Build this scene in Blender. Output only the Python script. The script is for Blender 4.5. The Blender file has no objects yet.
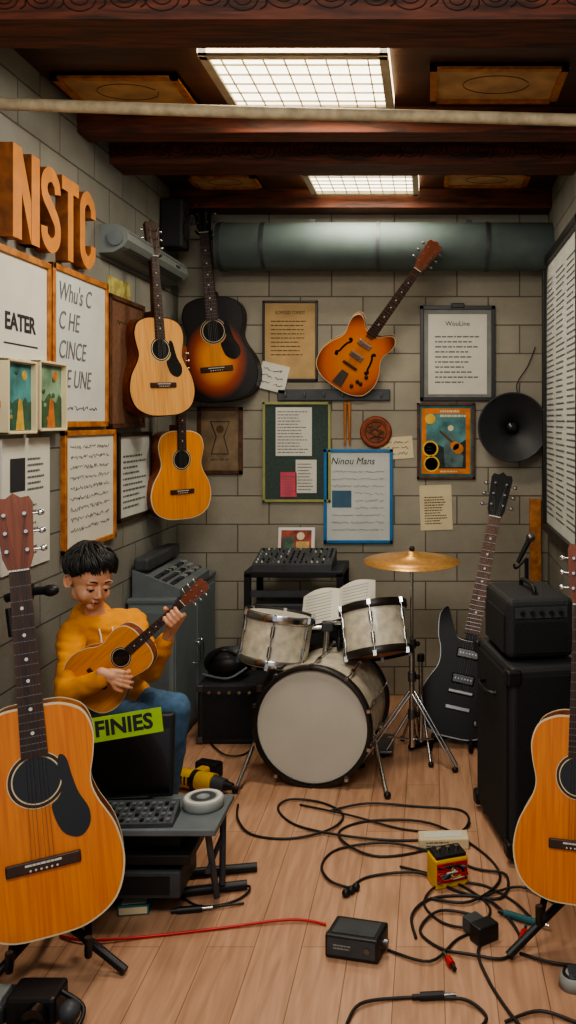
import bpy, bmesh, math, random
from mathutils import Vector, Matrix, noise
random.seed(7)
F=900.0; VX=430.0; VY=420.0; H=1.45
YB=4.74; XL=-1.326; XR=0.62; ZC=2.63
R=math.radians
def at(px,py,d): return Vector(((px-VX)*d/F, d, H-(py-VY)*d/F))
def fl(px,py,z=0.0):
    d=(H-z)*F/(py-VY); return Vector(((px-VX)*d/F,d,z))
def T(x,y=None,z=None):
    if y is None: return Matrix.Translation(x)
    return Matrix.Translation((x,y,z))
def Rx(a): return Matrix.Rotation(R(a),4,'X')
def Ry(a): return Matrix.Rotation(R(a),4,'Y')
def Rz(a): return Matrix.Rotation(R(a),4,'Z')
# ---------------------------------------------------------------- materials
def lin(c):
    o=[]
    for v in c:
        v=v/255.0
        o.append(v/12.92 if v<=0.04045 else ((v+0.055)/1.055)**2.4)
    return o
def base(name):
    m=bpy.data.materials.new(name); m.use_nodes=True
    nt=m.node_tree; p=nt.nodes['Principled BSDF']
    return m,nt,p
def N(nt,t): return nt.nodes.new(t)
def setc(sock,c,k=1.0): sock.default_value=(min(1,c[0]*k),min(1,c[1]*k),min(1,c[2]*k),1)
def mapping(nt,scale=(1,1,1),rot=(0,0,0)):
    tc=N(nt,'ShaderNodeTexCoord'); mp=N(nt,'ShaderNodeMapping')
    mp.inputs['Scale'].default_value=scale; mp.inputs['Rotation'].default_value=rot
    nt.links.new(tc.outputs['Object'],mp.inputs['Vector']); return mp
def mat(name,col,rough=.5,metal=0.0,var=.12,scale=18,bump=0.0,emit=0,coat=0.0,stretch=(1,1,1),spec=.5):
    m,nt,p=base(name); c=lin(col)
    p.inputs['Roughness'].default_value=rough; p.inputs['Metallic'].default_value=metal
    p.inputs['Coat Weight'].default_value=coat; p.inputs['Specular IOR Level'].default_value=spec
    mp=mapping(nt,stretch); no=N(nt,'ShaderNodeTexNoise'); no.inputs['Scale'].default_value=scale
    no.inputs['Detail'].default_value=6
    nt.links.new(mp.outputs[0],no.inputs['Vector'])
    cr=N(nt,'ShaderNodeValToRGB'); cr.color_ramp.elements[0].position=.3; cr.color_ramp.elements[1].position=.7
    k=[max(0,1-var),1+var]
    for i in (0,1): cr.color_ramp.elements[i].color=(min(1,c[0]*k[i]),min(1,c[1]*k[i]),min(1,c[2]*k[i]),1)
    nt.links.new(no.outputs['Fac'],cr.inputs['Fac']); nt.links.new(cr.outputs['Color'],p.inputs['Base Color'])
    if bump:
        b=N(nt,'ShaderNodeBump'); b.inputs['Strength'].default_value=bump; b.inputs['Distance'].default_value=.004
        nt.links.new(no.outputs['Fac'],b.inputs['Height']); nt.links.new(b.outputs[0],p.inputs['Normal'])
    if emit:
        nt.links.new(cr.outputs['Color'],p.inputs['Emission Color']); p.inputs['Emission Strength'].default_value=emit
    return m
def wood(name,c1,c2,stretch=(14,14,1.2),rough=.45,coat=0.0,bump=.15,scale=3.0,contrast=(.35,.65)):
    m,nt,p=base(name); mp=mapping(nt,stretch)
    no=N(nt,'ShaderNodeTexNoise'); no.inputs['Scale'].default_value=scale; no.inputs['Detail'].default_value=8
    no.inputs['Distortion'].default_value=.6
    nt.links.new(mp.outputs[0],no.inputs['Vector'])
    cr=N(nt,'ShaderNodeValToRGB'); cr.color_ramp.elements[0].position=contrast[0]; cr.color_ramp.elements[1].position=contrast[1]
    setc_(cr,0,c1); setc_(cr,1,c2)
    nt.links.new(no.outputs['Fac'],cr.inputs['Fac']); nt.links.new(cr.outputs['Color'],p.inputs['Base Color'])
    p.inputs['Roughness'].default_value=rough; p.inputs['Coat Weight'].default_value=coat; p.inputs['Coat Roughness'].default_value=.12
    b=N(nt,'ShaderNodeBump'); b.inputs['Strength'].default_value=bump; b.inputs['Distance'].default_value=.002
    nt.links.new(no.outputs['Fac'],b.inputs['Height']); nt.links.new(b.outputs[0],p.inputs['Normal'])
    return m
def setc_(cr,i,c):
    l=lin(c); cr.color_ramp.elements[i].color=(l[0],l[1],l[2],1)
def burst(name,inner,mid,outer,cz=.2,rx=.2,rz=.25,p1=.45,p2=.75,p3=.98):
    m,nt,p=base(name)
    tc=N(nt,'ShaderNodeTexCoord'); mp=N(nt,'ShaderNodeMapping')
    mp.inputs['Location'].default_value=(0,0,-cz/rz); mp.inputs['Scale'].default_value=(1/rx,0.001,1/rz)
    nt.links.new(tc.outputs['Object'],mp.inputs['Vector'])
    g=N(nt,'ShaderNodeVectorMath'); g.operation='LENGTH'; nt.links.new(mp.outputs[0],g.inputs[0])
    cr=N(nt,'ShaderNodeValToRGB'); e=cr.color_ramp.elements
    e[0].position=p1; setc_(cr,0,inner); e[1].position=p3; setc_(cr,1,outer)
    n=cr.color_ramp.elements.new(p2); l=lin(mid); n.color=(l[0],l[1],l[2],1)
    nt.links.new(g.outputs['Value'],cr.inputs['Fac']); nt.links.new(cr.outputs['Color'],p.inputs['Base Color'])
    p.inputs['Roughness'].default_value=.35; p.inputs['Coat Weight'].default_value=.15
    return m
def block_wall(name,axis,c1,c2,cm):
    m,nt,p=base(name)
    tc=N(nt,'ShaderNodeTexCoord'); sp=N(nt,'ShaderNodeSeparateXYZ'); cb=N(nt,'ShaderNodeCombineXYZ')
    nt.links.new(tc.outputs['Object'],sp.inputs[0])
    nt.links.new(sp.outputs[0 if axis=='x' else 1],cb.inputs[0]); nt.links.new(sp.outputs[2],cb.inputs[1])
    br=N(nt,'ShaderNodeTexBrick'); nt.links.new(cb.outputs[0],br.inputs['Vector'])
    br.inputs['Scale'].default_value=1; br.inputs['Brick Width'].default_value=.33; br.inputs['Row Height'].default_value=.15
    br.inputs['Mortar Size'].default_value=.0038; br.inputs['Mortar Smooth'].default_value=.4; br.inputs['Bias'].default_value=0
    for k,c in (('Color1',c1),('Color2',c2),('Mortar',cm)): setc(br.inputs[k],lin(c))
    no=N(nt,'ShaderNodeTexNoise'); no.inputs['Scale'].default_value=2.2; no.inputs['Detail'].default_value=10; no.inputs['Roughness'].default_value=.65
    nt.links.new(tc.outputs['Object'],no.inputs['Vector'])
    cr=N(nt,'ShaderNodeValToRGB'); cr.color_ramp.elements[0].position=.3; cr.color_ramp.elements[0].color=(.74,.72,.69,1)
    cr.color_ramp.elements[1].position=.7; cr.color_ramp.elements[1].color=(1.06,1.05,1.03,1)
    nt.links.new(no.outputs['Fac'],cr.inputs['Fac'])
    mx=N(nt,'ShaderNodeMix'); mx.data_type='RGBA'; mx.blend_type='MULTIPLY'; mx.inputs['Factor'].default_value=1
    nt.links.new(br.outputs['Color'],mx.inputs['A']); nt.links.new(cr.outputs['Color'],mx.inputs['B'])
    nt.links.new(mx.outputs['Result'],p.inputs['Base Color'])
    n2=N(nt,'ShaderNodeTexNoise'); n2.inputs['Scale'].default_value=70; n2.inputs['Detail'].default_value=4
    nt.links.new(tc.outputs['Object'],n2.inputs['Vector'])
    ma=N(nt,'ShaderNodeMath'); ma.operation='MULTIPLY_ADD'; nt.links.new(br.outputs['Fac'],ma.inputs[0]); ma.inputs[1].default_value=-1.0
    ms=N(nt,'ShaderNodeMath'); ms.operation='MULTIPLY'; nt.links.new(n2.outputs['Fac'],ms.inputs[0]); ms.inputs[1].default_value=.35
    nt.links.new(ms.outputs[0],ma.inputs[2])
    b=N(nt,'ShaderNodeBump'); b.inputs['Strength'].default_value=.7; b.inputs['Distance'].default_value=.006
    nt.links.new(ma.outputs[0],b.inputs['Height']); nt.links.new(b.outputs[0],p.inputs['Normal'])
    p.inputs['Roughness'].default_value=.8
    return m
def plank_floor(name,c1,c2,cm,bw=1.1,rh=.13,vert=True):
    m,nt,p=base(name)
    tc=N(nt,'ShaderNodeTexCoord'); mp=N(nt,'ShaderNodeMapping'); nt.links.new(tc.outputs['Object'],mp.inputs['Vector'])
    mp.inputs['Rotation'].default_value=(0,0,R(90) if vert else 0)
    br=N(nt,'ShaderNodeTexBrick'); nt.links.new(mp.outputs[0],br.inputs['Vector'])
    br.inputs['Scale'].default_value=1; br.inputs['Brick Width'].default_value=bw; br.inputs['Row Height'].default_value=rh
    br.inputs['Mortar Size'].default_value=.0014; br.inputs['Mortar Smooth'].default_value=.3
    br.offset=.37
    for k,c in (('Color1',c1),('Color2',c2),('Mortar',cm)): setc(br.inputs[k],lin(c))
    m2=N(nt,'ShaderNodeMapping'); nt.links.new(tc.outputs['Object'],m2.inputs['Vector']); m2.inputs['Scale'].default_value=(16,1.3,1) if vert else (1.3,16,1)
    no=N(nt,'ShaderNodeTexNoise'); no.inputs['Scale'].default_value=3; no.inputs['Detail'].default_value=9; no.inputs['Distortion'].default_value=.5
    nt.links.new(m2.outputs[0],no.inputs['Vector'])
    cr=N(nt,'ShaderNodeValToRGB'); cr.color_ramp.elements[0].position=.3; cr.color_ramp.elements[0].color=(.74,.70,.66,1)
    cr.color_ramp.elements[1].position=.65; cr.color_ramp.elements[1].color=(1.05,1.04,1.03,1)
    nt.links.new(no.outputs['Fac'],cr.inputs['Fac'])
    mx=N(nt,'ShaderNodeMix'); mx.data_type='RGBA'; mx.blend_type='MULTIPLY'; mx.inputs['Factor'].default_value=1
    nt.links.new(br.outputs['Color'],mx.inputs['A']); nt.links.new(cr.outputs['Color'],mx.inputs['B'])
    nt.links.new(mx.outputs['Result'],p.inputs['Base Color'])
    b=N(nt,'ShaderNodeBump'); b.inputs['Strength'].default_value=.25; b.inputs['Distance'].default_value=.002; b.invert=True
    nt.links.new(br.outputs['Fac'],b.inputs['Height']); nt.links.new(b.outputs[0],p.inputs['Normal'])
    p.inputs['Roughness'].default_value=.42
    return m
BLK=mat('black_plastic',(24,24,26),.45,0,.25)
BLKG=mat('black_gloss',(12,12,14),.25,0,.1,coat=.2)
TOLEX=mat('black_vinyl',(40,41,44),.6,0,.3,160,.5)
GRILL=mat('grille_cloth',(26,27,29),.8,0,.5,300,.6)
GREY=mat('grey_metal',(104,112,116),.5,.1,.12)
DGREY=mat('dark_grey_metal',(66,70,74),.5,.1,.2)
LGREY=mat('light_grey',(150,153,150),.5,0,.1)
CHROME=mat('chrome',(200,200,200),.2,1.0,.05)
STEEL=mat('steel',(120,120,122),.35,.9,.1)
PAPER=mat('paper_white',(210,208,196),.8,0,.05,8)
PAPER2=mat('paper_cool',(198,202,196),.8,0,.06,8)
CREAM=mat('paper_cream',(216,202,166),.8,0,.08,8)
KRAFT=mat('paper_kraft',(180,152,108),.85,0,.15,10)
INK=mat('ink',(45,45,50),.8,0,.05)
INK2=mat('ink_soft',(105,105,108),.8,0,.05)
PENC=mat('ink_brown',(90,68,45),.8,0,.05)
ORFR=wood('frame_orange_wood',(150,88,34),(196,128,58),(8,8,8),.4)
BRFR=wood('frame_brown_wood',(60,34,20),(100,60,34),(8,8,8),.5)
BLFR=mat('frame_black',(24,22,22),.4)
REDM=mat('red_plastic',(190,30,28),.4)
YEL=mat('yellow_plastic',(214,170,30),.45)
TEAL=mat('teal_paint',(46,104,110),.7,0,.4,12)
WHITEP=mat('white_plastic',(210,208,200),.4,0,.05)
ROSE=wood('rosewood',(44,26,18),(72,44,28),(20,20,2),.4)
MAHO=wood('mahogany',(98,44,20),(138,70,34),(20,20,2),.3,.3)
SPRU=wood('amber_spruce',(208,124,34),(226,146,52),(40,40,1.5),.32,.25,.03)
SPRU2=wood('amber_spruce_deep',(206,110,14),(224,132,26),(40,40,1.5),.32,.25,.03)
SPRU3=wood('natural_spruce',(198,138,70),(216,162,96),(40,40,1.5),.35,.3,.03)
MAPLE=wood('neck_maple',(150,92,44),(186,124,66),(20,20,2),.35,.2)
# ---------------------------------------------------------------- builder
class B:
    def __init__(s,name): s.name=name; s.bm=bmesh.new(); s.mats=[]
    def mi(s,m):
        if m not in s.mats: s.mats.append(m)
        return s.mats.index(m)
    def raw(s,vs,fs,m,M=None,smooth=False):
        i=s.mi(m); nv=[s.bm.verts.new(M@Vector(v) if M is not None else Vector(v)) for v in vs]
        for f in fs:
            try:
                nf=s.bm.faces.new([nv[k] for k in f]); nf.material_index=i; nf.smooth=smooth
            except ValueError: pass
    def merge(s,b2,m,M=None,smooth=False):
        b2.verts.index_update()
        s.raw([v.co.copy() for v in b2.verts],[[v.index for v in f.verts] for f in b2.faces],m,M,smooth); b2.free()
    def box(s,c,d,m,M=None,bev=0,seg=2):
        b2=bmesh.new(); bmesh.ops.create_cube(b2,size=1)
        for v in b2.verts: v.co=Vector((v.co.x*d[0]+c[0],v.co.y*d[1]+c[1],v.co.z*d[2]+c[2]))
        if bev: bmesh.ops.bevel(b2,geom=b2.edges[:],offset=bev,segments=seg,affect='EDGES',profile=.5)
        s.merge(b2,m,M)
    def sph(s,c,r,m,M=None,seg=20):
        if not hasattr(r,'__len__'): r=(r,r,r)
        b2=bmesh.new(); bmesh.ops.create_uvsphere(b2,u_segments=seg,v_segments=max(6,seg//2),radius=1)
        for v in b2.verts: v.co=Vector((v.co.x*r[0]+c[0],v.co.y*r[1]+c[1],v.co.z*r[2]+c[2]))
        s.merge(b2,m,M,True)
    def cyl(s,p1,p2,r1,m,r2=None,n=20,M=None,capm=None,caps=True):
        p1=Vector(p1);p2=Vector(p2); r2=r1 if r2 is None else r2
        a=(p2-p1).normalized(); u=a.orthogonal().normalized(); v=a.cross(u)
        vs=[];cs=[(math.cos(2*math.pi*i/n),math.sin(2*math.pi*i/n)) for i in range(n)]
        A=[p1+(u*c+v*d)*r1 for c,d in cs]; C=[p2+(u*c+v*d)*r2 for c,d in cs]
        s.raw(A+C,[[i,(i+1)%n,n+(i+1)%n,n+i] for i in range(n)],m,M,True)
        if caps:
            if r1>1e-5: s.raw(A,[list(range(n))[::-1]],capm or m,M)
            if r2>1e-5: s.raw(C,[list(range(n))],capm or m,M)
    def lathe(s,prof,m,M=None,n=40,smooth=True):
        vs=[];fs=[]
        for r,z in prof:
            for i in range(n): a=2*math.pi*i/n; vs.append((r*math.cos(a),r*math.sin(a),z))
        for j in range(len(prof)-1):
            for i in range(n): fs.append([j*n+i,j*n+(i+1)%n,(j+1)*n+(i+1)%n,(j+1)*n+i])
        s.raw(vs,fs,m,M,smooth)
    def tube(s,pts,r,m,n=6,M=None,smoothp=True,sub=6):
        pts=[Vector(p) for p in pts]
        if smoothp and len(pts)>2: pts=spline(pts,sub)
        k=len(pts); t0=(pts[1]-pts[0]).normalized(); u=t0.orthogonal().normalized(); vs=[]
        for i,p in enumerate(pts):
            t=(pts[min(i+1,k-1)]-pts[max(i-1,0)])
            t=t.normalized() if t.length>1e-9 else t0
            u=(u-t*u.dot(t)); u=u.normalized() if u.length>1e-6 else t.orthogonal().normalized()
            v=t.cross(u); rr=r[0]+(r[1]-r[0])*i/(k-1) if hasattr(r,'__len__') else r
            for j in range(n): a=2*math.pi*j/n; vs.append(p+(u*math.cos(a)+v*math.sin(a))*rr)
        fs=[[i*n+j,i*n+(j+1)%n,(i+1)*n+(j+1)%n,(i+1)*n+j] for i in range(k-1) for j in range(n)]
        s.raw(vs,fs,m,M,True)
        s.raw(vs[:n],[list(range(n))[::-1]],m,M); s.raw(vs[-n:],[list(range(n))],m,M)
    def prism(s,ol,y0,y1,m,M=None,front=None,bev=0):
        n=len(ol); A=[(x,y0,z) for x,z in ol]; C=[(x,y1,z) for x,z in ol]
        s.raw(A+C,[[i,(i+1)%n,n+(i+1)%n,n+i] for i in range(n)],m,M,n>12)
        s.raw(A,[list(range(n))[::-1]],m,M)
        s.raw(C,[list(range(n))],front or m,M)
    def quad(s,x0,x1,z0,z1,y,m,M=None): s.raw([(x0,y,z0),(x1,y,z0),(x1,y,z1),(x0,y,z1)],[[0,1,2,3]],m,M)
    def text(s,st,size,m,x=0,z=0,y=0,ext=.0006,shear=0,ax='CENTER',bold=0,M=None,sx=1,rot=0,bev=0):
        cu=bpy.data.curves.new('t','FONT'); cu.body=st; cu.size=size; cu.extrude=ext; cu.align_x=ax; cu.align_y='CENTER'; cu.shear=shear; cu.offset=bold
        cu.bevel_depth=bev; cu.resolution_u=3
        ob=bpy.data.objects.new('t',cu); bpy.context.scene.collection.objects.link(ob)
        dg=bpy.context.evaluated_depsgraph_get(); me=bpy.data.meshes.new_from_object(ob.evaluated_get(dg))
        MM=T(x,y,z)@Ry(rot)@Rx(90)@Matrix.Diagonal((sx,1,1,1))
        if M is not None: MM=M@MM
        s.raw([v.co.copy() for v in me.vertices],[list(p.vertices) for p in me.polygons],m,MM)
        bpy.data.objects.remove(ob); bpy.data.curves.remove(cu); bpy.data.meshes.remove(me)
    def lines(s,x0,x1,z0,z1,n,y,m,rnd,th=.35,M=None,full=.95):
        st=(z1-z0)/n
        for i in range(n):
            z=z1-(i+.5)*st; x=x0; e=x0+(x1-x0)*rnd.uniform(.6,full)
            while x<e:
                w=rnd.uniform(.04,.14)*(x1-x0); w=min(w,e-x)
                s.quad(x,x+w,z-st*th/2,z+st*th/2,y,m,M); x+=w+.02*(x1-x0)
    def scrib(s,x0,x1,z,h,y,m,rnd,r=.0016,M=None):
        x=x0
        while x<x1-.01:
            w=min(rnd.uniform(.25,.5)*(x1-x0),x1-x); k=max(3,int(w/(h*.35))); pts=[]
            for i in range(k): pts.append((x+w*i/k+rnd.uniform(-.2,.2)*h,y,z+h*rnd.uniform(-.5,.5)))
            s.tube(pts,r,m,3,M,True,3); x+=w+h*.5
    def finish(s,M=None,parent=None,recalc=True):
        me=bpy.data.meshes.new(s.name)
        if recalc: bmesh.ops.recalc_face_normals(s.bm,faces=s.bm.faces[:])
        s.bm.to_mesh(me); s.bm.free()
        for m in s.mats: me.materials.append(m)
        ob=bpy.data.objects.new(s.name,me); bpy.context.scene.collection.objects.link(ob)
        if M is not None: ob.matrix_world=M
        if parent: ob.parent=parent
        return ob
def spline(P,sub=6,closed=False):
    out=[];n=len(P)
    rng=range(n) if closed else range(n-1)
    for i in rng:
        if closed: a,b,c,d=P[(i-1)%n],P[i],P[(i+1)%n],P[(i+2)%n]
        else: a,b,c,d=P[max(i-1,0)],P[i],P[i+1],P[min(i+2,n-1)]
        for k in range(sub):
            t=k/sub; out.append(.5*((2*b)+(c-a)*t+(2*a-5*b+4*c-d)*t*t+(3*b-a-3*c+d)*t*t*t))
    if not closed: out.append(P[-1])
    return out
# ---------------------------------------------------------------- room
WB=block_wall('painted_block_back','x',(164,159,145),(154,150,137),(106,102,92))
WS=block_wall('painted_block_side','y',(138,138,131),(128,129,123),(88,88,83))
FLR=plank_floor('laminate_floor',(204,162,132),(192,149,120),(130,96,74))
CEI=plank_floor('ceiling_boards',(88,58,42),(72,48,36),(26,16,12),1.5,.14,False)
BEAM=wood('beam_wood',(52,26,16),(112,56,34),(1.6,14,14),.6,0,.5,3.0)
Y0=-0.6; ym=(Y0+YB)/2; yl=YB-Y0
b=B('floor'); b.box((0,0,-.05),(XR-XL+.2,yl+.2,.1),FLR); b.finish(T((XL+XR)/2,ym,0))
b=B('ceiling'); b.box((0,0,.05),(XR-XL+.2,yl+.2,.1),CEI); b.finish(T((XL+XR)/2,ym,ZC))
b=B('wall_back'); b.box((0,.05,ZC/2),(XR-XL+.2,.1,ZC),WB); b.finish(T((XL+XR)/2,YB,0))
b=B('wall_left'); b.box((-.05,0,ZC/2),(.1,yl,ZC),WS); b.finish(T(XL,ym,0))
b=B('wall_right'); b.box((.05,0,ZC/2),(.1,yl,ZC),WS); b.finish(T(XR,ym,0))
cx=(XL+XR)/2; cw=XR-XL
CARV=mat('beam_carving',(38,16,10),.7,0,.3)
for i,(y0,y1,dr) in enumerate(((2.38,2.57,.12),(3.38,3.5,.10),(3.72,3.9,.12),(4.58,4.735,.10))):
    b=B('ceiling_beam'); b.box((0,0,-dr/2),(cw,y1-y0,dr),BEAM,None,.004)
    if i in (0,2):
        rr=random.Random(i); x=-cw/2+.08
        while x<cw/2-.08:
            w=rr.uniform(.028,.05); y=-(y1-y0)/2-.001; zc=-dr*.5+rr.uniform(-.008,.008)
            for q in (1,.55):
                b.tube([Vector((x+w*q*math.cos(a*.785),y,zc+w*q*.8*math.sin(a*.785))) for a in range(9)],.0022,CARV,4)
            b.tube([(x+w*.9,y,zc),(x+w*1.3,y,zc+.02),(x+w*1.5,y,zc-.015),(x+w*1.1,y,zc-.03)],.0022,CARV,4)
            x+=w*2.6
    b.finish(T(cx,(y0+y1)/2,ZC))
def diff_mat():
    m,nt,p=base('light_diffuser'); setc(p.inputs['Base Color'],(1,.95,.85))
    p.inputs['Emission Color'].default_value=(1.0,.88,.66,1); p.inputs['Emission Strength'].default_value=4.2
    return m
DIF=diff_mat(); LFR=mat('light_frame',(186,174,150),.5)
def ceil_light(x0,x1,y0,y1,z):
    b=B('ceiling_light'); w=x1-x0; l=y1-y0; t=ZC-z
    b.box((0,0,t/2+.004),(w,l,t-.008),DIF)
    f=.03
    for s_ in (-1,1):
        b.box((s_*(w/2-f/2),0,t/2-.004),(f,l,t),LFR,None,.003); b.box((0,s_*(l/2-f/2),t/2-.004),(w,f,t),LFR,None,.003)
    for k in range(1,9): b.box((-w/2+k*w/9,0,.002),(.004,l,.006),LFR)
    for k in range(1,6): b.box((0,-l/2+k*l/6,.002),(w,.004,.006),LFR)
    b.finish(T((x0+x1)/2,(y0+y1)/2,z))
ceil_light(-.725,-.13,2.80,3.29,2.585); ceil_light(-.595,-.055,4.15,4.54,2.585)
PAN=mat('ceiling_panel_face',(186,150,106),.7,0,.3,9)
for x0,x1,y0,y1 in ((-1.29,-.86,3.05,3.36),(0.0,.46,2.97,3.30),(-1.17,-.84,4.3,4.53),(.07,.48,4.25,4.5)):
    b=B('ceiling_panel'); w=x1-x0;l=y1-y0
    b.box((0,0,-.006),(w,l,.012),PAN)
    for s_ in (-1,1):
        b.box((s_*(w/2-.012),0,-.011),(.024,l,.022),ORFR); b.box((0,s_*(l/2-.012),-.011),(w,.024,.022),ORFR)
    b.tube([Vector((w*.25*math.cos(a),l*.25*math.sin(a),-.013)) for a in [k*.6 for k in range(11)]],.0014,PENC,4)
    b.finish(T((x0+x1)/2,(y0+y1)/2,ZC))
b=B('ceiling_pole'); b.tube([(XL+.001,2.76,2.42),(-.6,2.76,2.395),(0,2.77,2.385),(XR-.001,2.76,2.365)],.019,mat('pole_wood',(176,160,130),.7,0,.25,30),10); b.finish()
DUCT=mat('duct_paint',(84,98,96),.62,0,.2,6,.1,spec=.3)
b=B('ventilation_duct'); x0=-1.08
b.cyl((x0,0,0),(XR-.002,0,0),.122,DUCT,n=48)
for xx in (x0+.01,-.85,-.27,.28): b.cyl((xx,0,0),(xx+.018,0,0),.126,DGREY,n=48)
for xx in (-.6,.2): b.box((xx,.06,.06),(.03,.125,.16),DGREY)
b.finish(T(0,4.6,2.335))
b=B('air_conditioner'); AC_=mat('ac_casing',(112,120,119),.5,0,.08,6)
pr=[(0,-.10),(0,.075),(.07,.075),(.10,.06),(.115,.03),(.118,-.02),(.10,-.06),(.06,-.095)]; pr=[(x,z*.66) for x,z in pr]
n=len(pr); L_=.9
vs=[(x,0,z) for x,z in pr]+[(x,L_,z) for x,z in pr]
b.raw(vs,[[i,(i+1)%n,n+(i+1)%n,n+i] for i in range(n)]+[list(range(n)),[n+i for i in range(n)][::-1]],AC_)
for k in range(3): b.box((.105-k*.014,L_/2,-.038-k*.008),(.006,L_*.86,.003),DGREY)
b.box((.113,L_/2,.018),(.006,L_*.96,.003),DGREY); b.box((.117,L_*.8,.0),(.003,.06,.010),BLK)
b.cyl((.05,L_,-.02),(.05,L_+.12,-.02),.022,LGREY); b.cyl((.07,-.002,-.008),(.07,-.012,-.008),.03,GREY)
b.finish(T(XL-.0005,3.60,2.185))
b=B('wall_speaker'); b.box((0,0,0),(.11,.14,.24),TOLEX,None,.01); b.cyl((.056,0,-.03),(.06,0,-.03),.05,GRILL); b.cyl((.056,0,.06),(.06,0,.06),.025,GRILL)
b.finish(T(XL+.055,4.48,2.42))
# ---------------------------------------------------------------- wall things
def wallM(wall,x0,y0,x1,y1):
    if wall=='back':
        s=F/YB; w=(x1-x0)/s; h=(y1-y0)/s
        return T(((x0+x1)/2-VX)/s,YB+.001,H-((y0+y1)/2-VY)/s),w,h
    if wall=='left':
        d0=-XL*F/(VX-x0); d1=-XL*F/(VX-x1); dc=(d0+d1)/2; s=F/dc
        return T(XL,dc,H-((y0+y1)/2-VY)/s)@Rz(90),d1-d0,(y1-y0)/s
def panel(name,wall,x0,y0,x1,y1,fm,fw,pm,fn=None,t=.02,roll=0):
    M,w,h=wallM(wall,x0,y0,x1,y1); b=B(name)
    if fm:
        py=-t*.6; b.box((0,py/2,0),(w-.002,-py,h-.002),pm)
        for s_ in (-1,1):
            b.box((s_*(w/2-fw/2),-t/2,0),(fw,t,h),fm,None,.002); b.box((0,-t/2,s_*(h/2-fw/2)),(w,t,fw),fm,None,.002)
    else: py=-t; b.box((0,-t/2,0),(w,t,h),pm)
    if fn: fn(b,w,h,py-.0012,random.Random(len(name)+int(x0)))
    return b.finish(M@Ry(roll))
def doc(title=None,n=14,m=INK2,ts=.12,top=.72):
    def f(b,w,h,y,r):
        if title: b.text(title,w*ts,INK,0,h*.36,y)
        b.lines(-w*.36,w*.38,-h*.38,h*(top-.46),n,y,m,r)
    return f
b=B('letter_sign')
LET=mat('letter_face',(200,126,48),.5,0,.12); LETS=wood('letter_side',(110,60,22),(150,86,34),(6,6,6),.5)
def letter(b,ch,x,w,h):
    t=.045
    st=w*.32
    def bar(pts): b.prism(pts,0,-t,LETS,front=LET)
    if ch=='N':
        bar([(x,0),(x+st,0),(x+st,h),(x,h)]); bar([(x+w-st,0),(x+w,0),(x+w,h),(x+w-st,h)])
        b.prism([(x+.001,h),(x+st,h),(x+w-.001,0),(x+w-st,0)],0,-t+.001,LETS,front=LET)
    if ch=='T':
        bar([(x+w/2-st/2,0),(x+w/2+st/2,0),(x+w/2+st/2,h-st),(x+w/2-st/2,h-st)]); bar([(x,h-st),(x+w,h-st),(x+w,h),(x,h)])
    if ch in 'SC':
        if ch=='C': cl=[(w*.85,h*.68),(w*.82,h*.82),(w*.5,h-st/2),(w*.18,h*.8),(st/2,h*.5),(w*.18,h*.2),(w*.5,st/2),(w*.82,h*.18),(w*.85,h*.32)]
        else: cl=[(w*.85,h*.72),(w*.78,h*.84),(w*.5,h-st/2),(w*.2,h*.83),(w*.18,h*.66),(w*.5,h*.52),(w*.82,h*.36),(w*.8,h*.17),(w*.5,st/2),(w*.2,h*.16),(w*.15,h*.28)]
        P=spline([Vector((a,c)) for a,c in cl],5); L=[];Rr=[]
        for i,p in enumerate(P):
            t_=(P[min(i+1,len(P)-1)]-P[max(i-1,0)]).normalized(); n_=Vector((-t_.y,t_.x))
            L.append(p+n_*st/2); Rr.append(p-n_*st/2)
        for i in range(len(P)-1):
            q=[L[i],L[i+1],Rr[i+1],Rr[i]]
            vs=[(x+v.x,0,v.y) for v in q]+[(x+v.x,-t,v.y) for v in q]
            b.raw(vs,[[0,1,5,4],[2,3,7,6],[0,3,7,4],[1,2,6,5]],LETS); b.raw(vs,[[4,5,6,7]],LET)
x=0
for ch,w in (('N',.19),('S',.155),('T',.15),('C',.15)): letter(b,ch,x,w,.29); x+=w+.012
b.finish(T(XL,2.765,2.015)@Rz(90))
panel('framed_whiteboard','left',-60,245,46,408,ORFR,.022,PAPER,lambda b,w,h,y,r:(b.text('EATER',.075,INK,w*.17,.02,y,bold=.002),b.quad(0,w*.36,-.05,-.045,y,INK),b.scrib(-w*.1,w*.35,-.1,.012,y,INK2,r)))
panel('framed_whiteboard','left',48,274,104,427,ORFR,.022,PAPER2,lambda b,w,h,y,r:[b.text(t,.095,INK2,-w*.40,h*.34-i*h*.18,y,shear=.25,ax='LEFT',sx=.9) for i,t in enumerate(("Whu's C","C HE","CINCE","ME UNE"))]+[b.scrib(-w*.38,w*.3,-h*.38,.02,y,INK2,r)])
def landscape(c1,c2,c3):
    A=mat('p1',c1,.7,0,.5,14);C=mat('p2',c2,.7,0,.4,20);D=mat('p3',c3,.7,0,.4,30)
    def f(b,w,h,y,r):
        b.quad(-w*.44,w*.44,-h*.45,h*.45,y,A)
        pts=[(-w*.44,-h*.45),(w*.44,-h*.45)]+[(w*.44-w*.88*k/8,-h*.1+h*.16*r.random()) for k in range(9)]
        b.raw([(p[0],y-.0006,p[1]) for p in pts],[list(range(len(pts)))],C)
        b.raw([(-w*.1,y-.001,-h*.45),(w*.2,y-.001,-h*.45),(w*.12,y-.001,-h*.05),(0,y-.001,-h*.02)],[[0,1,2,3]],D)
        for k in range(7): b.sph((w*r.uniform(-.35,.35),y,h*r.uniform(-.35,.35)),(w*.07,.001,h*.04),r.choice([C,D,A]),None,10)
        b.cyl((w*.2,y,h*.3),(w*.2,y-.001,h*.3),w*.08,D)
    return f
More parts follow.
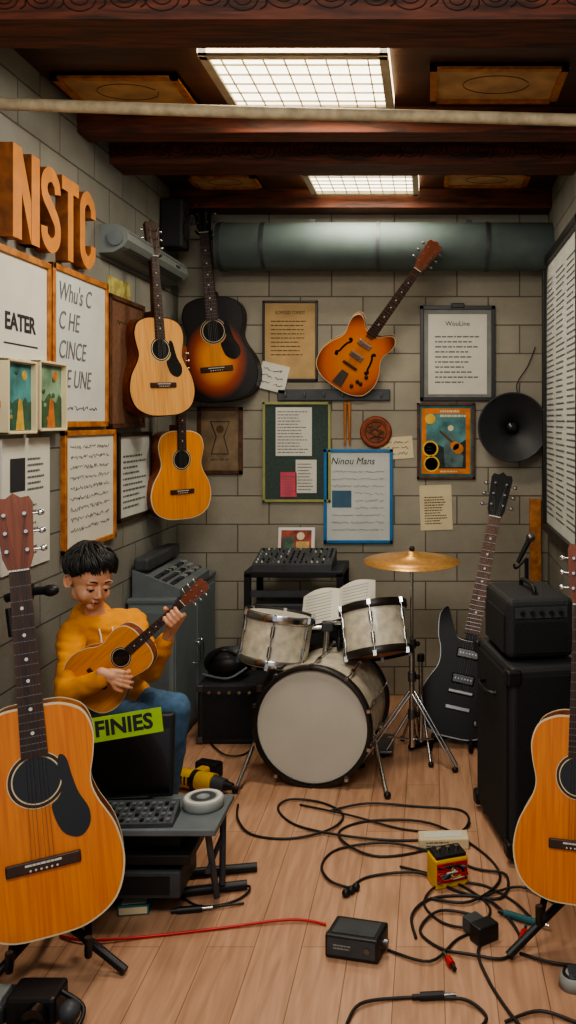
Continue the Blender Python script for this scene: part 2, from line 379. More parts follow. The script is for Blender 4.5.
panel('painting_card','left',-6,360,24,434,CREAM,.008,PAPER,landscape((70,130,130),(50,90,70),(196,160,70)),.045)
panel('painting_card','left',27,362,55,431,CREAM,.008,PAPER,landscape((120,150,120),(60,90,60),(190,110,50)),.045)
panel('corkboard','left',106,300,141,428,BRFR,.02,mat('cork',(112,78,56),.9,0,.25,60,.3),lambda b,w,h,y,r:b.scrib(-w*.3,w*.3,h*.3,.02,y,PENC,r))
panel('postcard','left',107,280,129,299,None,0,mat('card_olive',(170,160,90),.8,0,.5,30),None,.006)
panel('lyrics_poster','left',0,438,48,568,None,0,PAPER,lambda b,w,h,y,r:(b.quad(-w*.35,-w*.05,h*.1,h*.35,y,INK),b.lines(0,w*.4,h*.08,h*.36,6,y,INK2,r),b.lines(-w*.4,w*.4,-h*.42,0,9,y,INK2,r)),.006)
panel('framed_notes','left',60,430,112,546,ORFR,.02,PAPER,lambda b,w,h,y,r:[b.scrib(-w*.38,w*.38,h*.36-k*h*.085,.016,y,INK2,r,.0009) for k in range(9)])
panel('framed_certificate','left',115,432,148,518,BLFR,.018,PAPER2,doc(None,10))
panel('framed_flyer','back',263,301,318,381,BLFR,.012,KRAFT,lambda b,w,h,y,r:(b.text('ROMOED TOMOT',.024,PENC,0,h*.35,y,sx=.8),b.lines(-w*.35,w*.38,-h*.2,h*.27,9,y,PENC,r,.2)))
panel('pinned_note','back',260,364,288,391,None,0,PAPER,lambda b,w,h,y,r:[b.scrib(-w*.4,w*.4,h*.25-k*h*.25,.018,y,INK,r,.0015) for k in range(3)],.024,14)
panel('framed_sketch','back',198,407,243,474,BRFR,.02,mat('sepia_paper',(132,112,88),.85,0,.3,14),lambda b,w,h,y,r:(b.tube([(-.05,y,.1),(.05,y,.1),(.02,y,.02),(.045,y,-.07),(-.045,y,-.07),(-.02,y,.02),(-.05,y,.1)],.003,INK,4,None,False),b.scrib(-.05,.05,-.1,.012,y,INK,r),b.cyl((0,y,.06),(0,y-.001,.06),.02,PENC)))
def bulletin(b,w,h,y,r):
    def pp(x0,z0,x1,z1,m):
        b.box(((x0+x1)/2,y-.001,(z0+z1)/2),(x1-x0,.002,z1-z0),m); b.lines(x0+.01,x1-.01,z0+.01,z1-.015,max(3,int((z1-z0)/.018)),y-.0028,INK2,r,.3)
    pp(-.11,-.02,.08,.235,PAPER); pp(-.085,-.235,.0,-.105,mat('pink_paper',(206,84,104),.8)); pp(-.005,-.215,.105,-.04,PAPER)
panel('bulletin_board','back',263,402,331,502,mat('frame_olive',(150,152,92),.5),.014,mat('felt_green',(62,78,74),.9,0,.2,80),bulletin)
b=B('hook_rail'); b.box((0,-.012,0),(.59,.024,.06),DGREY,None,.004)
for k in range(6): b.tube([(-.25+k*.1,-.024,0),(-.25+k*.1,-.034,-.01),(-.25+k*.1,-.034,.015)],.004,STEEL)
b.finish(T((334-VX)/190,YB+.001,H+(420-395)/190))
b=B('drumsticks'); 
for dx in (-.008,.012): b.tube([(dx,-.01,.11),(dx*1.3,-.008,-.1)],(.010,.006),MAPLE,8); b.sph((dx,-.01,.115),.012,MAPLE)
b.finish(T((347-VX)/190,YB,H-.03))
b=B('round_plaque'); CO=mat('copper_disc',(136,66,38),.6,.1,.4,25,.5); b.lathe([(0,.02),(.05,.018),(.066,.02),(.078,.024),(.084,.014),(.084,-.001)],CO,Rx(90),36)
b.lathe([(.052,.019),(.055,.026),(.058,.019)],PENC,Rx(90),36)
for k in range(7): b.tube([(.045*math.cos(k),-.022,.045*math.sin(k)),(.02*math.cos(k+2),-.024,.02*math.sin(k+2)),(-.04*math.cos(k+1),-.022,-.03*math.sin(k))],.004,PENC,4)
b.finish(T((376-VX)/190,YB,H-(432-VY)/190))
panel('pinned_note','back',380,437,413,459,None,0,CREAM,lambda b,w,h,y,r:[b.scrib(-w*.4,w*.4,h*.25-k*h*.25,.014,y,INK,r,.0013) for k in range(3)],.006,-4)
def blue(b,w,h,y,r):
    b.text('Ninou Mans',.052,INK,-w*.4,h*.37,y,shear=.25,ax='LEFT',sx=.9)
    for k in range(9): b.scrib(-w*(.05 if 2<k<6 else .38),w*.38,h*.26-k*h*.077,.012,y,INK2,r,.0008)
    b.quad(-w*.38,-w*.1,-h*.12,h*.06,y,mat('sticky_dark',(70,104,128),.8))
panel('framed_songlist','back',324,449,393,543,mat('frame_blue',(40,112,168),.45),.017,PAPER2,blue)
def clipf(b,w,h,y,r):
    b.box((0,y-.001,-.005),(w*.78,.002,h*.84),PAPER); b.text('WouLine',.034,INK,0,h*.31,y-.0025)
    b.lines(-w*.3,w*.32,-h*.33,h*.2,10,y-.0025,INK2,r,.28)
    b.box((0,-.022,h*.5),(.07,.012,.025),BLK,None,.003)
panel('framed_document','back',420,306,495,401,BLFR,.02,mat('mat_board',(130,132,128),.8),clipf)
def poster(b,w,h,y,r):
    D=mat('poster_dark',(34,46,52),.7,0,.5,20); G=mat('poster_green',(86,112,112),.7,0,.5,20); OR=mat('poster_orange',(208,120,40),.7,0,.3,20); YY=mat('poster_yellow',(222,180,70),.7,0,.2,20)
    b.quad(-w*.42,w*.42,-h*.43,h*.43,y,OR)
    def pg(pts,m,o): b.raw([(p[0]*w,y-o,p[1]*h) for p in pts],[list(range(len(pts)))],m)
    pg(((-.34,.36),(.34,.36),(.34,-.36),(-.34,-.36)),mat('poster_teal',(78,128,130),.7,0,.5,16),.0004)
    pg(((-.34,-.1),(-.15,-.04),(.05,-.12),(.34,.02),(.34,-.36),(-.34,-.36)),D,.0007)
    # seated player with guitar
    pg(((-.02,-.34),(-.04,-.1),(.0,.06),(.08,.12),(.16,.06),(.2,-.08),(.3,-.2),(.28,-.34)),G,.001)
    b.cyl((.08*w,y,.17*h),(.08*w,y-.0015,.17*h),.05*w,CREAM); pg(((-.12,.12),(-.1,.145),(.16,-.03),(.14,-.06)),PENC,.0014)
    b.cyl((.15*w,y,-.06*h),(.15*w,y-.0018,-.06*h),.075*w,OR); b.cyl((.21*w,y,-.10*h),(.21*w,y-.0018,-.10*h),.09*w,OR)
    for x,z,rr,m in ((-.27,.29,.09,YY),(-.27,-.1,.14,YY),(-.27,-.1,.11,OR),(-.25,-.3,.14,YY),(-.25,-.3,.11,OR)): b.cyl((x*w,y,z*h),(x*w,y-.002,z*h),rr*w,m)
    b.lines(-w*.1,w*.38,h*.3,h*.42,2,y-.0015,CREAM,r,.5); b.lines(-w*.34,-w*.2,-h*.14,-h*.06,2,y-.0025,D,r,.4); b.lines(-w*.1,w*.38,-h*.42,-h*.38,1,y-.0015,CREAM,r,.5)
panel('framed_poster','back',417,403,475,479,BRFR,.014,TEAL,poster)
panel('pinned_sheet','back',420,485,452,530,None,0,CREAM,doc(None,11,PENC),.005,-2)
b=B('horn_speaker')
b.lathe([(.0,.02),(.03,.03),(.045,.05),(.10,.085),(.17,.11),(.178,.118),(.18,.11),(.165,.09),(.09,.05),(.06,.0),(.0,.0)],mat('horn_black',(36,38,42),.5,0,.15),Rx(90)@T(0,0,.03),48)
b.sph((0,-.08,0),(.035,.02,.035),BLKG); b.cyl((0,.001,0),(0,-.06,0),.045,BLK)
b.tube([(.05,-.05,.13),(.03,-.03,.22),(.09,-.01,.32),(.13,-.005,.42)],.003,BLK)
b.finish(T((512-VX)/190-.008,YB,H-(427-VY)/190))
b=B('small_framed_picture'); b.box((0,0,0),(.17,.012,.15),WHITEP,None,.003); b.quad(-.07,.07,-.062,.062,-.0075,mat('pic_red',(140,62,48),.6,0,.7,25))
b.quad(-.06,-.01,-.05,.03,-.0085,mat('pic_green',(70,100,80),.6,0,.7,25)); b.quad(.0,.06,-.04,.01,-.0085,mat('pic_tan',(180,150,90),.6,0,.4,25)); b.cyl((.02,-.007,.035),(.02,-.009,.035),.018,CREAM)
PIC=b
b=B('framed_sheet_music'); w=1.10; h=1.38; t=.045
b.box((0,-.012,0),(w-.01,.024,h-.01),PAPER2)
for s_ in (-1,1): b.box((s_*(w/2-.02),-t/2,0),(.04,t,h),BLFR,None,.004); b.box((0,-t/2,s_*(h/2-.02)),(w,t,.04),BLFR,None,.004)
rr=random.Random(3)
for k in range(3): b.lines(-w*.45+k*w*.3,-w*.45+k*w*.3+w*.27,-h*.44,h*.42,44,-.0255,INK2,rr,.3)
b.finish(T(XR-.0005,4.08,H+.13)@Rz(-90))
# ---------------------------------------------------------------- guitars
def half(pts,sub=6):
    P=spline([Vector(p) for p in pts],sub)
    r=[(p.x,p.y) for p in P]; l=[(-p.x,p.y) for p in P[::-1]]
    if abs(r[0][0])<1e-6: l=l[:-1]
    return r+l
AC=[(0,0),(.09,.006),(.165,.045),(.195,.12),(.182,.20),(.142,.27),(.130,.315),(.142,.37),(.146,.42),(.125,.468),(.075,.492),(.03,.496)]
ES=[(0,0),(.1,.008),(.18,.05),(.205,.13),(.185,.205),(.148,.265),(.143,.305),(.157,.35),(.158,.395),(.13,.425),(.092,.412),(.058,.38),(.03,.37)]
SC=[(0,0),(.08,.005),(.145,.04),(.165,.11),(.15,.17),(.115,.235),(.118,.29),(.14,.34),(.15,.41),(.125,.445),(.095,.40),(.06,.345),(.03,.335)]
def guitar(name,P0,P1,nrm,kind='ac',top=SPRU,side=MAHO,wm=1.0,head=MAHO,pick=True,bind=CREAM,hang=0,tilt_t=.1,fb=ROSE,pickm=BLKG,stand=False,pins=CHROME):
    z=(P1-P0); s=z.length/.985; z.normalize(); y=-Vector(nrm); y=(y-z*y.dot(z)).normalized(); x=y.cross(z)
    M=Matrix(((x.x*s,y.x*s,z.x*s,P0.x),(x.y*s,y.y*s,z.y*s,P0.y),(x.z*s,y.z*s,z.z*s,P0.z),(0,0,0,1)))
    b=B(name); Tk=tilt_t
    ol=half({'ac':AC,'es':ES,'sc':SC}[kind]); ol=[(p[0]*wm,p[1]) for p in ol]
    c=Vector((0,.23))
    def ins(k): return [(p[0]*(1-k/.19),c.y+(p[1]-c.y)*(1-k/.25)) for p in ol]
    b.prism(ol,0,-Tk+.004,side)
    b.prism(ins(-.0015),-Tk+.005,-Tk,bind)
    b.prism(ins(-.0015),-.002,.002,bind)
    b.prism(ins(.003),-Tk-.0002,-Tk-.0012,top)
    f=-Tk-.0018
    joint=.385 if kind=='ac' else .36
    if kind=='ac':
        def ring(r0,r1,m,yy,n=36):
            vs=[(q*math.cos(2*math.pi*i/n),yy,.335+q*math.sin(2*math.pi*i/n)) for q in (r0,r1) for i in range(n)]
            b.raw(vs,[[i,(i+1)%n,n+(i+1)%n,n+i] for i in range(n)],m)
        b.cyl((0,f,.335),(0,f-.0004,.335),.05,BLKG,n=36)
        ring(.05,.053,CREAM,f-.0006); ring(.053,.060,ROSE,f-.0006); ring(.060,.062,CREAM,f-.0006)
        b.box((0,f-.004,.155),(.155,.008,.026),ROSE,None,.003); b.box((0,f-.009,.16),(.075,.004,.004),WHITEP)
        for k in range(6): b.sph((-.027+k*.011,f-.009,.148),.0028,WHITEP,None,8)
        if pick:
            pg=spline([Vector(q) for q in ((.052,.35),(.06,.31),(.045,.285),(.03,.27),(.05,.215),(.09,.195),(.118,.215),(.12,.25),(.098,.29),(.085,.33),(.075,.37),(.058,.38))],4,True)
            b.prism([(q.x*wm,q.y) for q in pg],f,f-.0015,pickm)
    else:
        pz=(.22,.30) if kind=='es' else (.2,.29)
        for zz in pz:
            b.box((0,f-.005,zz),(.08,.01,.034),CHROME if kind=='es' else BLKG,None,.004)
            for k in range(6): b.cyl((-.027+k*.011,f-.01,zz),(-.027+k*.011,f-.0115,zz),.003,STEEL,n=8)
        b.box((0,f-.006,.155),(.09,.012,.014),ROSE if kind=='es' else STEEL,None,.003)
        if kind=='es':
            b.prism([(-.03,.02),(.03,.02),(.022,.11),(-.022,.11)],f,f-.006,STEEL)
        else: b.box((0,f-.004,.10),(.09,.008,.016),STEEL,None,.003)
        for q in ((.1,.10),(.13,.15),(.085,.06),(.125,.1)): b.lathe([(0,.012),(.009,.012),(.011,0)],BLK if kind=='es' else STEEL,T(q[0]*wm,f,q[1])@Rx(90),14)
        if kind=='es':
            for sg in (-1,1):
                pts=[(.085,.285),(.080,.27),(.094,.25),(.103,.22),(.108,.19),(.122,.175),(.116,.162)]
                b.tube([(sg*p_[0]*wm,f+.002,p_[1]) for p_ in pts],.0065,BLKG,6)
                b.cyl((sg*.09*wm,f+.001,.280),(sg*.09*wm,f-.001,.280),.010,BLKG,n=14); b.cyl((sg*.114*wm,f+.001,.168),(sg*.114*wm,f-.001,.168),.011,BLKG,n=14)
    nut=.805; w0=.028; w1=.0215; ff=f-.008
    b.prism([(-w0,joint),(w0,joint),(w1,nut),(-w1,nut)],f+.001,ff,fb)
    b.cyl((0,f+.020,.49 if kind=='ac' else .38),(0,f+.014,nut+.006),.0235,head,.018,16)
    b.prism([(-.025,.42 if kind=='ac' else .36),(.025,.42 if kind=='ac' else .36),(.022,nut),(-.022,nut)],f+.001,f+.012,head)
    b.prism([(-.02,.44 if kind=='ac' else .34),(.02,.44 if kind=='ac' else .34),(.018,.53),(-.018,.53)],-.01 if kind=='ac' else 0,f,head)
    for k in range(1,20):
        zz=nut-.645*(1-2**(-k/12))
        if zz<joint+.005: break
        ww=w0+(w1-w0)*(zz-joint)/(nut-joint); b.box((0,ff-.0006,zz),(ww*2,.0016,.0016),STEEL)
    for k in (3,5,7,9,12,15):
        zz=nut-.645*(1-2**(-(k-.5)/12)); b.cyl((0,ff-.0003,zz),(0,ff-.001,zz),.0042,WHITEP,n=10)
    b.box((0,ff-.001,nut),(.044,.006,.004),WHITEP)
    hd=[(-.0225,nut),(.0225,nut),(.033,nut+.03),(.041,nut+.155),(.034,nut+.17),(.016,nut+.168),(0,nut+.18),(-.016,nut+.168),(-.034,nut+.17),(-.041,nut+.155),(-.033,nut+.03)]
    b.prism(hd,f+.014,f-.003,head,front=head)
    for sg in (-1,1):
        for k in range(3):
            zz=nut+.045+k*.042
            b.cyl((sg*.022,f-.003,zz),(sg*.022,f-.017,zz),.0042,pins,n=10); b.cyl((sg*.036,f+.006,zz),(sg*.05,f+.006,zz),.003,pins,n=8)
            b.sph((sg*.056,f+.006,zz),(.009,.004,.0075),pins,None,10)
            sx=sg*(.0045+.0065*(2-k)); sx0=sg*(.006+.0085*(2-k))
            b.cyl((sx0,f-.0125,.155),(sx*.85,ff-.004,nut),.0006,STEEL,n=4)
            b.cyl((sx*.85,ff-.004,nut),(sg*.022,f-.012,zz),.0006,STEEL,n=4)
    if hang:
        b.box((0,(f+.014+hang)/2,nut-.0),(.02,hang-f-.02,.015),BLK); 
        for sg in (-1,1): b.tube([(0,f+.02,nut),(sg*.03,f+.018,nut-.002),(sg*.034,f-.02,nut+.004)],.006,BLK,8)
    if stand:
        Mi=M.inverted()
        o=P0; back=-Vector(nrm); back.z=0; back.normalize(); sd=Vector((-back.y,back.x,0))
        top_=M@Vector((0,.03,.33))
        g=lambda v:Mi@v
        k_=.012/s
        for sg in (-1,1):
            c0=o+sd*sg*.09; c0.z=o.z-.006
            tip=o-back*(.03+Tk*s+.03)+sd*sg*.09; tip.z=o.z-.012
            b.tube([g(c0+back*.05),g(tip),g(tip+Vector((0,0,.045)))],k_*.8,BLK,8,None,False)
            ft=o-back*.10+sd*sg*.18; ft.z=.012
            b.tube([g(o+back*.05+Vector((0,0,.0))),g(ft)],k_,BLK,8,None,False)
        ft=o+back*.2; ft.z=.012
        b.tube([g(top_),g(o+back*.05)],k_,BLK,8,None,False); b.tube([g(o+back*.05+Vector((0,0,.02))),g(ft)],k_,BLK,8,None,False)
    return b.finish(M)
BUR=burst('sunburst_dark',(230,146,44),(150,60,14),(14,9,8),.2,.2,.25,.28,.55,.76)
BUR2=burst('sunburst_orange',(226,132,22),(214,104,14),(110,40,8),.2,.2,.25,.4,.75,1.05)
BLKW=mat('black_lacquer',(9,9,10),.4,0,.1,spec=.25)
guitar('acoustic_guitar',at(52,921,2.38),at(16,497,2.52),(.38,-1,.12),'ac',SPRU2,MAHO,.86,MAHO,True,CREAM,stand=True)
guitar('acoustic_guitar',at(579,892,2.47),at(585,541,2.60),(-.25,-1,.1),'ac',SPRU2,MAHO,.90,MAHO,False,CREAM,stand=True)
guitar('acoustic_guitar',at(153,417,4.0),at(139,224,4.0),(1,-.75,0),'ac',SPRU3,MAHO,1.0,ROSE,True,BLKW,hang=.05)
guitar('acoustic_guitar',at(172,518,4.33),at(170,345,4.33),(1,-.85,0),'ac',SPRU,MAHO,1.0,MAHO,False,CREAM,hang=.05)
guitar('sunburst_acoustic_guitar',at(225,402,4.70),at(206,200,4.70),(0,-1,0),'ac',BUR,BLKW,.98,BLKW,True,BLKW,hang=.04,pins=STEEL)
guitar('hollow_body_guitar',at(336,384,4.70),at(438,240,4.42),(-.05,-1,-.35),'es',BUR2,MAHO,.86,MAHO,False,CREAM,hang=.12,tilt_t=.05,pins=STEEL)
guitar('electric_guitar',at(452,738,4.03),at(503,476,4.45),(-.1,-1,.1),'sc',BLKW,BLKW,.85,BLKW,False,STEEL,tilt_t=.045,stand=True,pins=STEEL,fb=wood('fretboard_brown',(78,48,32),(108,70,48),(20,20,2),.5))
# ---------------------------------------------------------------- drum kit
SHELL=mat('drum_shell_pearl',(206,198,178),.35,0,.22,30,0,coat=.3)
HEAD=mat('drum_head',(196,192,180),.5,0,.06,4); HOOPB=mat('hoop_dark',(46,40,36),.35,.2)
root=bpy.data.objects.new('drum_kit',None); bpy.context.scene.collection.objects.link(root)
def drum(name,M,r,l,fh,bh,hoop,lugs=8):
    b=B(name)
    b.cyl((0,0,0),(0,0,l),r*.97,SHELL,n=56,caps=False); 
    b.cyl((0,0,l-.001),(0,0,l+.004),r*.95,fh,n=56); b.cyl((0,0,-.004),(0,0,.001),r*.95,bh,n=56)
    for z0 in (-.016,l-.016): b.lathe([(r*.96,z0),(r*1.02,z0),(r*1.035,z0+.004),(r*1.035,z0+.028),(r*1.02,z0+.032),(r*.96,z0+.032)],hoop,None,56)
    for k in range(lugs):
        a=2*math.pi*(k+.5)/lugs; c=math.cos(a)*r;s_=math.sin(a)*r
        b.cyl((c*1.03,s_*1.03,0),(c*1.03,s_*1.03,l),.003,CHROME,n=8); 
        for z0 in (l*.28,l*.72): b.cyl((c*1.01,s_*1.01,z0-.02),(c*1.01,s_*1.01,z0+.02),.009,CHROME,n=10)
        for z0 in (-.012,l+.005): b.box((c*1.035,s_*1.035,z0),(.014,.014,.022),CHROME)
    return b.finish(M,None)
kids=[]
kids.append(drum('bass_drum',T(-.466,3.56,.238)@Rz(-8)@Rx(-90),.235,.36,HEAD,HEAD,HOOPB,10))
kids.append(drum('tom',T(-.655,3.75,.455)@Ry(9)@Rx(-6),.145,.18,HEAD,HEAD,CHROME,6))
kids.append(drum('tom',T(-.215,3.76,.475)@Ry(-9)@Rx(-20),.142,.19,HEAD,mat('tom_bottom_head',(186,136,92),.5),HOOPB,6))
b=B('tom_mount'); 
b.tube([(-.44,3.78,.46),(-.43,3.78,.60)],.013,CHROME,10,None,False); b.tube([(-.43,3.78,.58),(-.52,3.77,.58)],.009,CHROME,8,None,False); b.tube([(-.43,3.78,.6),(-.35,3.77,.6)],.009,CHROME,8,None,False)
b.box((-.43,3.78,.585),(.05,.04,.04),DGREY,None,.006); kids.append(b.finish())
b=B('spurs')
b.tube([(-.69,3.68,.2),(-.755,3.5,.012)],.008,CHROME,8,None,False); b.sph((-.757,3.495,.014),.014,BLK)
b.tube([(-.235,3.7,.17),(-.165,3.45,.012)],.008,CHROME,8,None,False); b.sph((-.163,3.445,.014),.014,BLK); kids.append(b.finish())
b=B('cymbal_stand'); cxp=Vector((-.077,3.83,0))
b.tube([cxp+Vector((0,0,.06)),cxp+Vector((0,0,.5))],.012,CHROME,10,None,False); b.tube([cxp+Vector((0,0,.45)),cxp+Vector((0,0,.89))],.007,CHROME,10,None,False)
for z in (.5,.36,.2): b.cyl(cxp+Vector((0,0,z-.02)),cxp+Vector((0,0,z+.02)),.018,STEEL); b.sph(cxp+Vector((.025,-.01,z)),.011,BLK)
for a in (-35,-160,85):
    e=cxp+Vector((math.cos(R(a))*.22,math.sin(R(a))*.22,.012)); 
    for o in (-.008,.008): b.tube([cxp+Vector((o,0,.3)),e+Vector((o,0,.02)),e],.005,CHROME,6,None,False)
    b.tube([cxp+Vector((0,0,.09)),(cxp+e)*.5+Vector((0,0,.11))],.005,CHROME,6,None,False); b.sph(e,.013,BLK)
kids.append(b.finish())
CYM=mat('cymbal_bronze',(206,156,92),.35,.55,.2,60,.1)
b=B('cymbal'); b.lathe([(.002,.032),(.02,.03),(.032,.018),(.036,.012),(.12,.002),(.205,-.012),(.205,-.014),(.12,0),(.03,.01),(.002,.028)],CYM,None,56); b.sph((0,0,.04),.012,BLK)
kids.append(b.finish(T(-.077,3.83,.862)@Rx(3)@Ry(1)))
b=B('pedal_stand'); q=Vector((-.04,3.92,0))
b.tube([q+Vector((0,0,.05)),q+Vector((0,0,.42))],.010,CHROME,10,None,False); b.cyl(q+Vector((0,0,.4)),q+Vector((0,0,.43)),.016,BLK)
for a in (-75,200,120):
    e=q+Vector((math.cos(R(a))*.17,math.sin(R(a))*.17,.012)); b.tube([q+Vector((0,0,.26)),e],.006,CHROME,6,None,False); b.sph(e,.012,BLK)
b.box((-.2,3.95,.03),(.08,.22,.012),STEEL,None,.003); kids.append(b.finish())
b=B('sheet_music'); 
for sg in (-1,1):
    vs=[];n=8
    for i in range(n+1):
        u=i/n
        for zz in (0,.23): vs.append((sg*u*.17,-.025*math.sin(u*math.pi),zz))
    b.raw(vs,[[2*i,2*i+2,2*i+3,2*i+1] for i in range(n)],PAPER,None,True)
    rr=random.Random(sg+3)
    for k in range(9): b.box((sg*.085,-.0265,.03+k*.02),(.12,.0006,.002),INK2)
b.box((0,.012,.1),(.3,.006,.2),BLK); b.box((0,-.01,-.006),(.3,.04,.01),BLK); b.tube([(0,.02,.06),(0,.03,-.12)],.01,BLK)
o=b.finish(T(-.40,3.9,.565)@Rz(-5)@Ry(-14)@Rx(-58)); kids.append(o)
b=B('drum_throne'); b.cyl((-.36,4.12,.40),(-.36,4.12,.47),.12,BLK,n=32); b.tube([(-.36,4.12,.1),(-.36,4.12,.4)],.015,CHROME)
for a in (-30,90,210): b.tube([(-.36,4.12,.2),(-.36+.15*math.cos(R(a)),4.12+.13*math.sin(R(a)),.012)],.009,CHROME)
kids.append(b.finish())
for k in kids: k.parent=root
# ---------------------------------------------------------------- mixer rack
b=B('equipment_rack'); x0,x1,y0,y1,z=-.885,-.415,4.28,4.62,.715
b.box(((x0+x1)/2,(y0+y1)/2,z),(x1-x0,y1-y0,.03),BLK,None,.004); b.box(((x0+x1)/2,(y0+y1)/2,.35),(x1-x0-.03,y1-y0,.02),BLK)
for xx in (x0+.015,x1-.015):
    for yy in (y0+.015,y1-.015): b.box((xx,yy,z/2),(.03,.03,z),BLK)
b.box(((x0+x1)/2,(y0+y1)/2,.47),(x1-x0-.08,y1-y0-.04,.2),DGREY,None,.006); b.box(((x0+x1)/2,y0+.02,.62),(x1-x0-.06,.02,.03),DGREY)
for k in range(8): b.cyl((x0+.08+k*.045,y0+.02,.5),(x0+.08+k*.045,y0+.005,.5),.01,LGREY,n=12)
b.finish()
b=B('audio_mixer'); b.raw([(-.19,-.12,0),(.19,-.12,0),(.19,.13,0),(-.19,.13,0),(-.19,-.12,.03),(.19,-.12,.03),(.19,.13,.075),(-.19,.13,.075)],[[0,1,2,3],[4,5,6,7],[0,1,5,4],[1,2,6,5],[2,3,7,6],[3,0,4,7]],DGREY)
rr=random.Random(2)
for i in range(14):
    for j in range(6):
        yy=-.095+j*.038; zz=.031+ (yy+.12)/.25*.045
        b.cyl((-.172+i*.0265,yy,zz),(-.172+i*.0265,yy,zz+.009),.0045,rr.choice([LGREY,BLK,BLK,BLK,GREY,GREY,WHITEP]),n=8)
b.finish(T(-.66,4.41,.73))
PIC.finish(T(-.68,4.58,.82)@Rx(-12)@Matrix.Scale(1.1,4))
b=B('equipment_case'); b.box((0,0,.135),(.29,.24,.27),TOLEX,None,.012); b.box((0,-.122,.13),(.24,.006,.2),GRILL)
for sx in (-1,1):
    for zz in (.02,.25): b.box((sx*.135,-.11,zz),(.03,.03,.03),STEEL,None,.004)
for k in range(5): b.cyl((-.09+k*.045,-.122,.235),(-.09+k*.045,-.132,.235),.008,CHROME,n=10)
b.finish(T(-.895,4.14,0))
b=B('gear_bag'); b.sph((0,0,.07),(.11,.085,.07),BLK); b.sph((.04,-.02,.1),(.06,.05,.05),DGREY); b.tube([(-.08,-.06,.08),(0,-.1,.15),(.09,-.05,.09)],.008,BLK); b.tube([(-.1,-.06,.03),(.02,-.09,.02),(.1,-.06,.06)],.006,GREY)
b.finish(T(-.93,4.14,.267))
b=B('storage_cabinet'); cm=mat('cabinet_grey',(112,124,128),.5,.0,.12,5)
b.box((0,0,.335),(.20,.76,.65),cm,None,.008); b.box((.001,0,.66),(.21,.77,.02),GREY,None,.004); b.box((0,0,.012),(.18,.7,.024),BLK)
b.box((.102,-.185,.33),(.006,.35,.58),cm,None,.002); b.box((.102,.185,.33),(.006,.35,.58),cm,None,.002)
for y in (-.03,.03): b.tube([(.105,y,.30),(.125,y,.31),(.125,y,.39),(.105,y,.4)],.004,CHROME)
b.box((0,-.382,.33),(.16,.006,.56),GREY); 
b.finish(T(-1.215,4.29,0))
b=B('mixing_console'); 
b.raw([(-.10,-.26,0),(.11,-.26,0),(.11,.26,0),(-.10,.26,0),(-.10,-.26,.12),(.11,-.26,.035),(.11,.26,.035),(-.10,.26,.12)],[[0,1,2,3],[4,5,6,7],[0,1,5,4],[1,2,6,5],[2,3,7,6],[3,0,4,7]],GREY)
b.box((-.065,0,.14),(.07,.5,.06),DGREY,None,.014,3)
for i in range(16):
    for j in range(3):
        xx=.0+j*.034; zz=.12-(xx+.10)/.21*.085; b.box((xx,-.23+i*.03,zz+.004),(.02,.018,.01),rr.choice([LGREY,BLK,DGREY,DGREY]))
b.finish(T(-1.21,4.22,.67))
# ---------------------------------------------------------------- amps right
def boxM(x,y,rot,z=0): return T(x,y,z)@Rz(rot)
b=B('speaker_cabinet')
W_,D_,H_=.25,.44,.62
b.box((W_/2,D_/2,.02+H_/2),(W_,D_,H_),TOLEX,None,.015); b.box((-.003,D_/2,.02+H_/2),(.008,D_-.05,H_-.06),GRILL)
b.box((W_/2,-.003,.02+H_/2),(W_-.05,.008,H_-.06),GRILL)
for zz in (.05,H_-.01):
    for xx,yy in ((.01,.01),(W_-.01,.01),(.01,D_-.01)): b.box((xx,yy,zz),(.05,.05,.05),BLK,None,.008)
b.tube([(-.01,.14,.52),(-.035,.16,.52),(-.035,.28,.52),(-.01,.3,.52)],.008,BLK)
for xx in (.03,W_-.03):
    for yy in (.04,D_-.04): b.cyl((xx,yy,0),(xx,yy,.022),.018,BLK)
b.finish(boxM(.262,2.93,11))
b=B('guitar_amplifier'); W_,D_,H_=.23,.34,.2
b.box((W_/2,D_/2,.01+H_/2),(W_,D_,H_),TOLEX,None,.02,3); b.box((-.002,D_/2,.09),(.008,D_-.06,.13),GRILL); b.box((W_/2,-.002,.08),(W_-.05,.008,.1),GRILL)
b.box((W_/2,-.003,.165),(W_-.05,.008,.035),DGREY)
for k in range(5): b.cyl((.05+k*.033,-.004,.165),(.05+k*.033,-.018,.165),.008,BLK,n=12)
b.tube([(W_/2,.08,.21),(W_/2,.1,.235),(W_/2,.24,.235),(W_/2,.26,.21)],.008,BLK)
for k in range(4): b.cyl((.03 if k%2 else W_-.03,.04 if k<2 else D_-.04,0),(.03 if k%2 else W_-.03,.04 if k<2 else D_-.04,.012),.012,BLK)
b.finish(boxM(.258,3.0,9,.64))
b=B('wooden_plank'); b.box((0,0,.52),(.06,.02,1.04),ORFR,None,.003); b.finish(T(.55,4.66,0)@Rx(-3))
b=B('microphone_stand'); b.cyl((0,0,0),(0,0,.02),.10,BLK,n=28); b.tube([(0,0,.02),(0,0,.82)],.009,BLK,8,None,False); b.tube([(0,0,.82),(-.05,-.03,.78),(-.06,-.03,.8)],.006,BLK)
b.tube([(-.04,0,.80),(.01,0,.90)],(.010,.013),BLK,10,None,False); b.sph((.018,0,.915),.021,STEEL); b.finish(T(.44,4.1,0))
b=B('microphone_stand'); b.cyl((0,0,0),(0,0,.02),.09,BLK,n=28); b.tube([(0,0,.02),(0,0,.93)],.011,BLK,8,None,False); b.cyl((0,0,.5),(0,0,.56),.018,BLK)
b.tube([(-.06,0,.91),(.0,0,.93),(.06,0,.935)],.013,BLK,8); b.box((0,0,.93),(.04,.04,.05),BLK,None,.006); b.sph((.075,0,.935),(.026,.018,.018),BLK); b.tube([(-.05,0,.88),(-.03,-.02,.8)],.012,BLK)
b.finish(T(-1.222,2.72,0))
